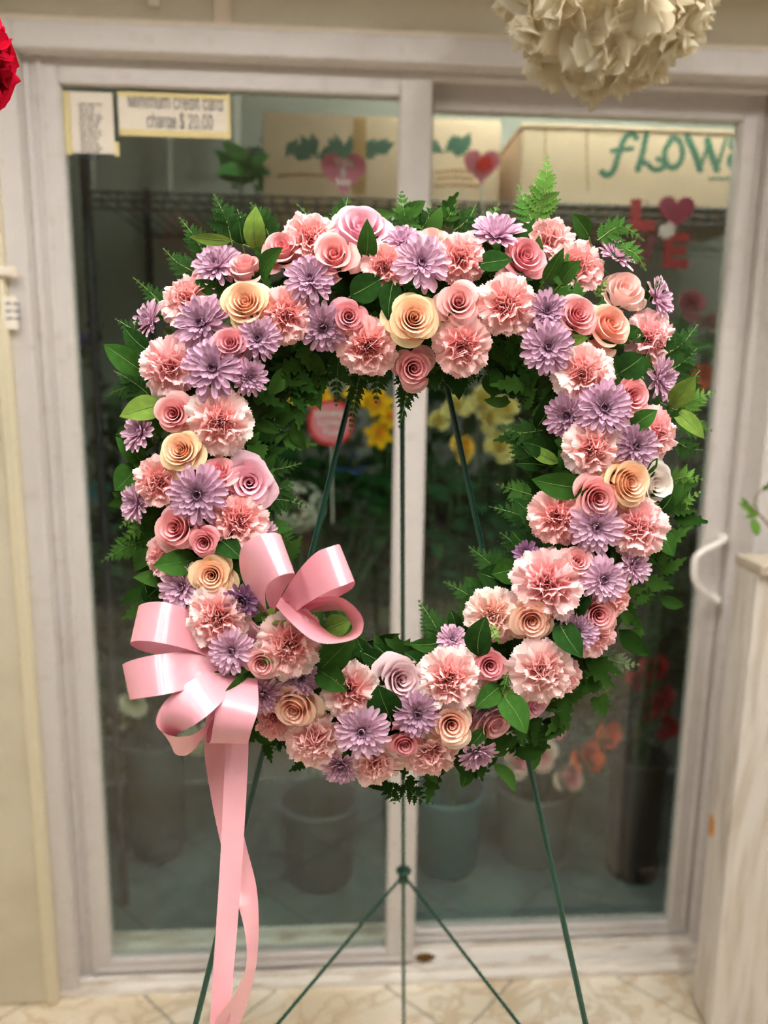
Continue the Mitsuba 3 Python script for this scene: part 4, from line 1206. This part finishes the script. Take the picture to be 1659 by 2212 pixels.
for i, (x0, y0, x1, y1, w, tone, d0, d1, roll) in enumerate(LEAVES):
    rng = np.random.default_rng(3000 + i)
    mx, my = (x0 + x1) / 2, (y0 + y1) / 2
    a = int(round((math.degrees(math.atan2(y0 - y1, x1 - x0)) % 360) / 45)) % 8
    key = thing('leaf', beside(mx, my, -1, TAKEN, '%s leaf pointing %s' % (TONE[tone][1], SIDE[a])), 'leaf', 'broad leaves in the wreath')
    b, t = at_w(x0, y0, d0 / 1000), at_w(x1, y1, d1 / 1000)
    m, ribp, s, q = leaf_mesh(b, t, w * UNIT, roll, rng)
    col = lin(TONE[tone][0]) * rng.uniform(0.88, 1.15)
    vein = (np.abs(((q * 9 - np.abs(s) * 1.6) % 1.0) - 0.5) < 0.12).astype(float).reshape(-1)
    part(key, 'blade', m, 'leaf_skin', smooth=True, color=(col, col * 1.25, vein))
    part(key, 'midrib', tube(ribp, np.linspace(0.0006, 0.0002, len(ribp)), 5), paint((82, 116, 48)), smooth=True)
    st_ = b - (t - b) / np.linalg.norm(t - b) * 0.022 - N0 * 0.02
    part(key, 'stalk', tube(np.linspace(b, st_, 4), 0.0010, 5), paint((86, 112, 46)), smooth=True)

# ------------------------------------------------------------------ fern fronds: base, tip, half width in px, tone, depth at base and tip in mm, sag in px
FRONDS = [
    (502, 530, 461, 418, 44, 0, 0, 10, 6), (585, 520, 540, 436, 40, 0, -5, 0, 4), (448, 560, 386, 468, 34, 0, -10, -5, 4), (424, 590, 352, 536, 32, 0, -10, -10, -6),
    (372, 690, 286, 598, 36, 0, -25, -40, 6), (540, 520, 512, 452, 36, 0, -5, 5, 0), (770, 470, 640, 440, 34, 0, 0, 10, -34), (720, 478, 752, 424, 34, 0, 0, 5, 8),
    (892, 520, 868, 412, 42, 1, 0, 12, -6), (900, 510, 932, 440, 36, 0, 0, 5, 6), (980, 500, 1030, 438, 34, 0, 0, 5, 8), (960, 490, 985, 436, 30, 1, 0, 5, 0), (1040, 490, 1078, 440, 26, 1, 0, 0, 4),
    (1150, 482, 1118, 398, 36, 1, -25, -45, 0), (1160, 478, 1183, 336, 42, 2, 0, 14, 5), (1290, 520, 1392, 520, 34, 1, -5, 0, -30), (1320, 540, 1396, 585, 32, 1, -5, 0, -20),
    (1400, 650, 1428, 602, 28, 0, -10, 0, 0), (1432, 770, 1508, 700, 40, 0, 0, 5, 8), (1450, 800, 1506, 752, 36, 0, 0, 0, 4), (1470, 850, 1512, 800, 32, 0, -5, -5, 0), (1460, 890, 1546, 846, 36, 2, 0, 5, -6),
    (1470, 905, 1538, 930, 34, 1, -5, -5, 6), (1462, 955, 1518, 972, 34, 0, -5, -5, 6), (1452, 1040, 1518, 1036, 34, 2, 0, 5, -8), (1436, 1096, 1514, 1062, 32, 2, 0, 5, 4), (1424, 1110, 1446, 1160, 26, 2, -5, 0, 4),
    (1392, 1180, 1434, 1236, 36, 1, -5, 5, 4), (1372, 1300, 1422, 1266, 28, 1, -10, -5, 0), (1300, 1418, 1382, 1436, 30, 3, 0, 5, 6), (1252, 1430, 1316, 1506, 30, 2, -10, -15, -10), (1196, 1530, 1252, 1480, 26, 2, -20, -30, 6),
    (1172, 930, 1076, 920, 36, 0, 20, 20, -10), (1160, 1000, 1084, 930, 36, 0, 15, 15, 4), (1160, 1130, 1056, 1094, 34, 0, 15, 5, 4), (1150, 1070, 1072, 1046, 32, 1, 10, -10, 0),
    (1100, 1260, 1012, 1180, 44, 0, 10, 5, 4), (1060, 1320, 958, 1256, 40, 0, 10, 5, 4), (962, 1400, 904, 1296, 40, 0, 5, -10, 4), (890, 760, 862, 926, 38, 0, 5, -5, -4), (790, 760, 756, 936, 32, 0, 0, -15, 4),
    (950, 760, 1056, 834, 36, 0, 5, 0, -8), (1060, 740, 1130, 830, 40, 0, 0, -5, 4), (600, 720, 576, 856, 40, 0, 0, -5, 4), (680, 730, 652, 850, 40, 0, 0, -5, 4), (720, 730, 708, 836, 36, 0, -5, -15, 4),
    (600, 700, 640, 800, 40, 0, -5, -5, 4), (520, 920, 650, 946, 36, 0, 10, -5, -10), (550, 1010, 652, 1000, 34, 0, 5, -8, 8), (560, 1080, 664, 1096, 40, 0, 5, -10, -8), (580, 1130, 640, 1180, 40, 1, 0, -12, 4),
    (318, 730, 248, 688, 30, 0, -5, -8, 0), (320, 830, 226, 856, 36, 0, -8, -14, 6), (330, 860, 244, 800, 34, 0, -5, -10, 4), (346, 1090, 258, 1140, 34, 2, 0, 8, 8), (336, 1160, 218, 1214, 40, 1, -4, 4, 6),
    (330, 1120, 268, 1170, 30, 2, 0, 6, 4), (870, 1690, 936, 1738, 30, 0, 0, -5, 6), (850, 1690, 852, 1736, 30, 0, 0, 0, 4), (612, 1590, 588, 1622, 24, 0, -10, -10, 0), (1110, 1590, 1116, 1640, 26, 0, -5, -8, 0), (620, 1590, 690, 1640, 30, 0, -20, -25, 0),
    (720, 1330, 800, 1390, 40, 0, 0, -5, 4), (680, 1280, 750, 1330, 40, 0, 0, -10, 4), (850, 1440, 790, 1404, 34, 0, 10, 10, 0), (640, 1340, 560, 1360, 32, 0, 50, 62, 4), (1100, 1440, 1086, 1500, 22, 1, 55, 66, 0),
    (600, 705, 556, 800, 38, 0, 12, 2, 6), (640, 740, 612, 862, 40, 0, 8, 0, -4), (670, 700, 690, 806, 38, 0, 12, 2, 4), (560, 850, 548, 770, 30, 0, 8, 8, 4), (740, 720, 726, 880, 36, 0, 8, -2, 4),
    (820, 780, 812, 872, 32, 0, 2, -4, 0), (930, 780, 990, 856, 34, 0, 2, -4, 4), (1010, 770, 1004, 846, 34, 0, 4, 0, 4), (1080, 750, 1096, 850, 38, 0, 6, 0, -4), (1130, 800, 1086, 872, 34, 0, 6, 0, 4),
    (1170, 830, 1120, 880, 34, 0, 10, 2, 4), (560, 960, 610, 900, 30, 0, 4, -4, 4), (590, 1060, 636, 1040, 30, 0, 2, -6, 4), (1130, 1200, 1080, 1150, 36, 0, 10, 2, 4),
    (560, 1420, 590, 1432, 14, 2, 84, 92, 0), (1288, 640, 1312, 606, 14, 2, 70, 84, 0), (1060, 1352, 1078, 1390, 14, 2, 66, 76, 0),
]
FTONE = [((42, 70, 32), 'dark green'), ((58, 94, 40), 'mid green'), ((86, 126, 54), 'bright green'), ((112, 132, 100), 'silvery green')]


def pinna(L, w, rng, k=6):
    """One toothed leaflet along +x, from the stem at the origin."""
    xs = np.linspace(0, 1, 2 * k + 1)
    env = np.sin(math.pi * np.clip(xs, 0, 1) ** 0.62) ** 0.8 * (1 - 0.55 * xs) * 1.35
    tooth = np.where(np.arange(2 * k + 1) % 2 == 1, 1.0, 0.55)
    h = w * np.clip(env, 0.04, 1) * tooth
    shift = np.where(np.arange(2 * k + 1) % 2 == 1, 0.05, 0.0)
    x = (xs + shift * (xs < 0.95)) * L
    z0 = -0.10 * L * xs ** 2
    mid = np.stack([xs * L, 0 * xs, z0], 1)
    a = np.stack([x, h, z0 + 0.18 * h], 1)
    b = np.stack([x, -h, z0 + 0.18 * h], 1)
    v = np.stack([b, mid, a], 1).reshape(-1, 3)
    return v, grid_faces(2 * k + 1, 3)


for i, (x0, y0, x1, y1, hw, tone, d0, d1, sag) in enumerate(FRONDS):
    rng = np.random.default_rng(5000 + i)
    mx, my = (x0 + x1) / 2, (y0 + y1) / 2
    a = int(round((math.degrees(math.atan2(y0 - y1, x1 - x0)) % 360) / 45)) % 8
    key = thing('fern_frond', beside(x1, y1, -1, TAKEN, '%s fern frond pointing %s' % (FTONE[tone][1], SIDE[a])), 'fern frond', 'fern fronds in the wreath')
    L2 = math.hypot(x1 - x0, y1 - y0)
    px_, py_ = -(y1 - y0) / L2, (x1 - x0) / L2
    path = spline([at_w(x0, y0, d0 / 1000), at_w(mx + px_ * sag, my + py_ * sag, (d0 + d1) / 2000 + 0.006), at_w(x1, y1, d1 / 1000)], 30)
    col = lin(FTONE[tone][0]) * rng.uniform(0.85, 1.15)
    part(key, 'rachis', tube(path, np.linspace(0.0011, 0.0003, 30), 5), paint((96, 118, 52)), smooth=True)
    n = max(5, int(round(L2 / 13)))
    roll = rng.normal(0, 0.25)
    for j in range(n):
        u = 0.10 + 0.88 * j / (n - 1)
        p = path[int(u * 29)]
        d = path[min(29, int(u * 29) + 1)] - path[int(u * 29) - 1]
        d /= np.linalg.norm(d)
        sd = np.cross(d, N0)
        sd /= np.linalg.norm(sd)
        up = np.cross(sd, d)
        ln = hw * UNIT * (1.0 - 0.93 * ((u - 0.10) / 0.88) ** 1.25) * (0.75 + 0.25 * min(1, u * 5)) * 1.2
        for sgn in (-1, 1):
            v, f = pinna(ln * rng.uniform(0.92, 1.08), max(0.0024, ln * 0.29), rng, 6 if ln > 0.014 else 4)
            ang = rad(56 - 16 * u + rng.normal(0, 4))
            ax = d * math.cos(ang) + sgn * sd * math.sin(ang)
            up2 = up * math.cos(0.3 + roll * sgn) + rng.normal(0, 0.08, 3)
            ay = np.cross(up2, ax)
            ay /= np.linalg.norm(ay)
            az = np.cross(ax, ay)
            part(key, 'pinna', (v @ np.stack([ax, ay, az]) + p, f), 'frond_skin', smooth=True, color=(col * 0.9, col * 1.1, rng.uniform()))

# ------------------------------------------------------------------ the foam ring with its filler greens
key = thing('wreath_base', 'dark green foam ring that carries the flowers and leaves of the wreath', 'wreath')
ph, th = np.meshgrid(np.arange(64) * 2 * np.pi / 64, np.arange(16) * 2 * np.pi / 16, indexing='ij')
rr = (RMID + RHALF * 0.62 * np.cos(th)) * UNIT
v = WC + (rr * np.cos(ph))[..., None] * E1 + (rr * np.sin(ph) * 1.03)[..., None] * E2 + (0.036 * np.sin(th) - 0.012)[..., None] * N0
idx = np.arange(64 * 16).reshape(64, 16)
f = np.stack([idx, np.roll(idx, -1, 0), np.roll(np.roll(idx, -1, 0), -1, 1), np.roll(idx, -1, 1)], -1).reshape(-1, 4)
part(key, 'ring', (v.reshape(-1, 3), f), 'moss', smooth=True)
rng = np.random.default_rng(77)
vs, cs = [], []
for i in range(950):
    a, k = rng.uniform(0, 2 * np.pi), rng.uniform(-1.0, 1.0)
    rho = (RMID + RHALF * 0.90 * k) * UNIT
    p = WC + rho * math.cos(a) * E1 + rho * math.sin(a) * 1.03 * E2 + N0 * (0.040 * math.sqrt(1 - (0.9 * k) ** 2) - 0.016)
    g = rng.uniform(0, 2 * np.pi)
    d = E1 * math.cos(g) + E2 * math.sin(g) + N0 * rng.uniform(-0.1, 0.55)
    L = rng.uniform(0.022, 0.045)
    if rng.uniform() < 0.3:
        m = leaf_mesh(p, p + d * L, L * rng.uniform(0.4, 0.55), rng.uniform(-40, 40), rng, 5, 7)[0]
    else:
        v, f = pinna(L, L * 0.28, rng, 5)
        ax = d / np.linalg.norm(d)
        ay = np.cross(N0, ax); ay /= np.linalg.norm(ay)
        m = (v @ np.stack([ax, ay, np.cross(ax, ay)]) + p, f)
    vs.append(m)
    cs.append(np.full(len(m[0]), rng.uniform()))
part(key, 'filler_greens', join(vs), 'leaf_skin', smooth=True, color=(lin((30, 56, 20)), lin((56, 88, 36)), np.concatenate(cs)), kind='stuff')

# ------------------------------------------------------------------ the ribbon bow
bow = thing('ribbon_bow', 'pink satin ribbon bow with long tails on the lower left of the wreath', 'bow')


def band(name, rows, n=60, m='satin', thick=0.0003, label=None):
    """rows: centre x, y (px), depth (mm), half width vector dx, dy (px), dd (mm)."""
    r = spline(rows, n)
    c = np.array([at_w(q[0], q[1], q[2] / 1000) for q in r])
    e = np.array([at_w(q[0] + q[3], q[1] + q[4], (q[2] + q[5]) / 1000) for q in r]) - c
    s = np.linspace(-1, 1, 7)
    v = c[:, None] + s[None, :, None] * e[:, None]
    return part(bow, name, (v.reshape(-1, 3), grid_faces(n, 7)), m, smooth=True, label=label)


LOOPS = [
    # upper middle loop, standing out toward the viewer
    [(575, 1328, 60, 12, 10, 4), (548, 1278, 84, 26, 30, 8), (548, 1226, 110, 28, 42, 10), (580, 1200, 124, 20, 46, 12), (612, 1194, 118, 16, 44, 12), (622, 1202, 100, 15, 42, 10), (602, 1226, 80, 14, 46, 8), (586, 1264, 68, 12, 44, 8), (582, 1312, 58, 8, 20, 4)],
    # right loop
    [(600, 1330, 60, 8, 16, 3), (650, 1272, 84, 10, 34, 8), (694, 1236, 112, 14, 42, 12), (728, 1222, 120, 16, 42, 12), (750, 1216, 104, 16, 40, 10), (742, 1238, 82, 16, 36, 10), (700, 1266, 66, 12, 32, 8), (650, 1300, 60, 8, 24, 5), (606, 1332, 58, 6, 14, 3)],
    # right lower loop, seen on its edge
    [(604, 1296, 70, -8, 14, 16), (652, 1338, 92, -16, 14, 26), (694, 1374, 102, -16, 10, 30), (730, 1382, 100, -8, 8, 32), (768, 1366, 96, 8, 8, 32), (766, 1334, 84, 16, -2, 30), (738, 1306, 70, 2, -14, 26), (690, 1306, 62, -6, -16, 20), (620, 1312, 60, -6, -14, 10)],
    # left upper loop
    [(500, 1432, 62, 4, 20, 4), (430, 1372, 70, 2, 40, 8), (360, 1346, 98, -6, 44, 10), (312, 1342, 92, -9, 42, 10), (290, 1350, 76, -9, 40, 8), (312, 1366, 58, -7, 40, 8), (370, 1386, 52, -2, 34, 6), (440, 1414, 54, 2, 22, 4), (500, 1436, 60, 2, 14, 2)],
    # left lower loop
    [(505, 1440, 70, 4, 18, 4), (430, 1444, 84, 4, 38, 8), (350, 1456, 112, 6, 44, 10), (296, 1466, 104, 8, 42, 10), (272, 1474, 86, 8, 38, 8), (296, 1474, 66, 8, 34, 8), (360, 1460, 60, 4, 32, 6), (440, 1450, 62, 2, 22, 4), (505, 1446, 66, 2, 14, 2)],
    # bottom left loop, its opening toward the viewer
    [(508, 1454, 72, 10, 14, 8), (448, 1494, 104, 22, 32, 8), (390, 1538, 116, 30, 28, 4), (358, 1576, 104, 20, 14, -16), (372, 1608, 84, 4, 18, -26), (414, 1608, 74, -8, 22, -24), (452, 1566, 68, -14, 28, -14), (484, 1504, 64, -12, 20, -6), (508, 1460, 66, -8, 10, -2)],
    # bottom loop
    [(522, 1462, 78, 34, 4, 0), (514, 1520, 108, 44, 8, 4), (502, 1572, 114, 42, 4, 4), (494, 1604, 98, 40, 2, 4), (484, 1598, 76, 38, -2, 4), (486, 1560, 64, 36, 2, 4), (500, 1500, 62, 30, 2, 2), (520, 1464, 66, 24, 2, 0)],
]
for rows in LOOPS:
    band('loop', rows)
band('tail', [(505, 1470, 62, 24, 2, 0), (512, 1590, 60, 25, 0, 2), (508, 1700, 72, 25, 0, 3), (500, 1850, 96, 24, 0, 2), (490, 2000, 116, 23, 0, -2), (480, 2130, 134, 22, 0, 0), (470, 2290, 150, 21, 0, 2)], 60, 'satin_tail')
band('tail', [(480, 1470, 50, 22, 4, 0), (466, 1600, 44, 25, 0, 0), (482, 1720, 46, 26, -2, -2), (506, 1830, 54, 26, -4, -4), (530, 1920, 66, 24, -4, -4), (544, 2010, 84, 15, -2, -12), (542, 2090, 104, 10, 4, -20), (520, 2160, 124, 14, 10, -26), (490, 2215, 140, 22, 12, -22), (470, 2270, 150, 22, 10, -8)], 80, 'satin_tail')
kv = np.array(trimesh.creation.icosphere(3, 0.02).vertices)
kf = trimesh.creation.icosphere(3, 0.02).faces
kv = kv * [1.5, 1.0, 0.8]
part(bow, 'knot', place((kv * (1 + 0.12 * np.sin(kv[:, :1] * 400)), kf), at_w(530, 1392, 0.035), N0, 0.7), 'satin', smooth=True)

# ------------------------------------------------------------------ the wire easel
EG = paint((16, 60, 46), 0.35)
easel = thing('easel', 'dark green wire easel that carries the flower wreath', 'easel')
W0 = -0.055
apex = at_w(869, 470, W0)


def rod(name, a, b, r=0.0036, **kw):
    part(easel, name, tube(np.linspace(a, b, 6), r, 8), EG, smooth=40, **kw)


def to_floor(a, b):
    return a + (b - a) * (0.004 - a[2]) / (b[2] - a[2])


pl, pr = at_w(430, 2212, W0), at_w(1258, 2212, W0)
rod('leg', apex + E1 * -0.010, to_floor(apex, pl))
rod('leg', apex + E1 * 0.010, to_floor(apex, pr))
fb = at_z(872, 2275, 0.004)
rod('leg', apex - N0 * 0.012, fb)
# the hub on the rear leg and the two braces to the front legs
ts = np.linspace(0, 1, 4000)
pts = (apex - N0 * 0.012) + ts[:, None] * (fb - apex + N0 * 0.012)
hub = pts[np.argmin(np.abs(to_pixels(pts)[:, 1] - 1890))]
bl, br = at_w(358, 2500, W0), at_w(1318, 2467, W0)
rod('brace', hub, bl, 0.0027)
rod('brace', hub, br, 0.0027)
part(easel, 'hub', tube([hub + [0, 0, -0.015], hub + [0, 0, 0.015]], 0.009, 10), EG, smooth=40)
part(easel, 'hub_ring', tube([hub + [0.012 * math.cos(a), -0.004 + 0.012 * math.sin(a), 0.012] for a in np.linspace(0, 6.28, 14)], 0.003, 6), EG, smooth=True)
for s in (-1, 1):
    p = at_w(869 + s * 255, 1475, W0 + 0.004)
    part(easel, 'hook', tube(spline([p, p + N0 * 0.03 - E2 * 0.006, p + N0 * 0.055, p + N0 * 0.06 + E2 * 0.03], 14), 0.003, 8), EG, smooth=True)

build_cooler()
build_balls()

# ------------------------------------------------------------------ the palette is complete
_gathered.extend(mi.Float(np.ascontiguousarray(np.array(PALETTE, np.float32)[:, k])) for k in range(6))
dr.eval(*_gathered)
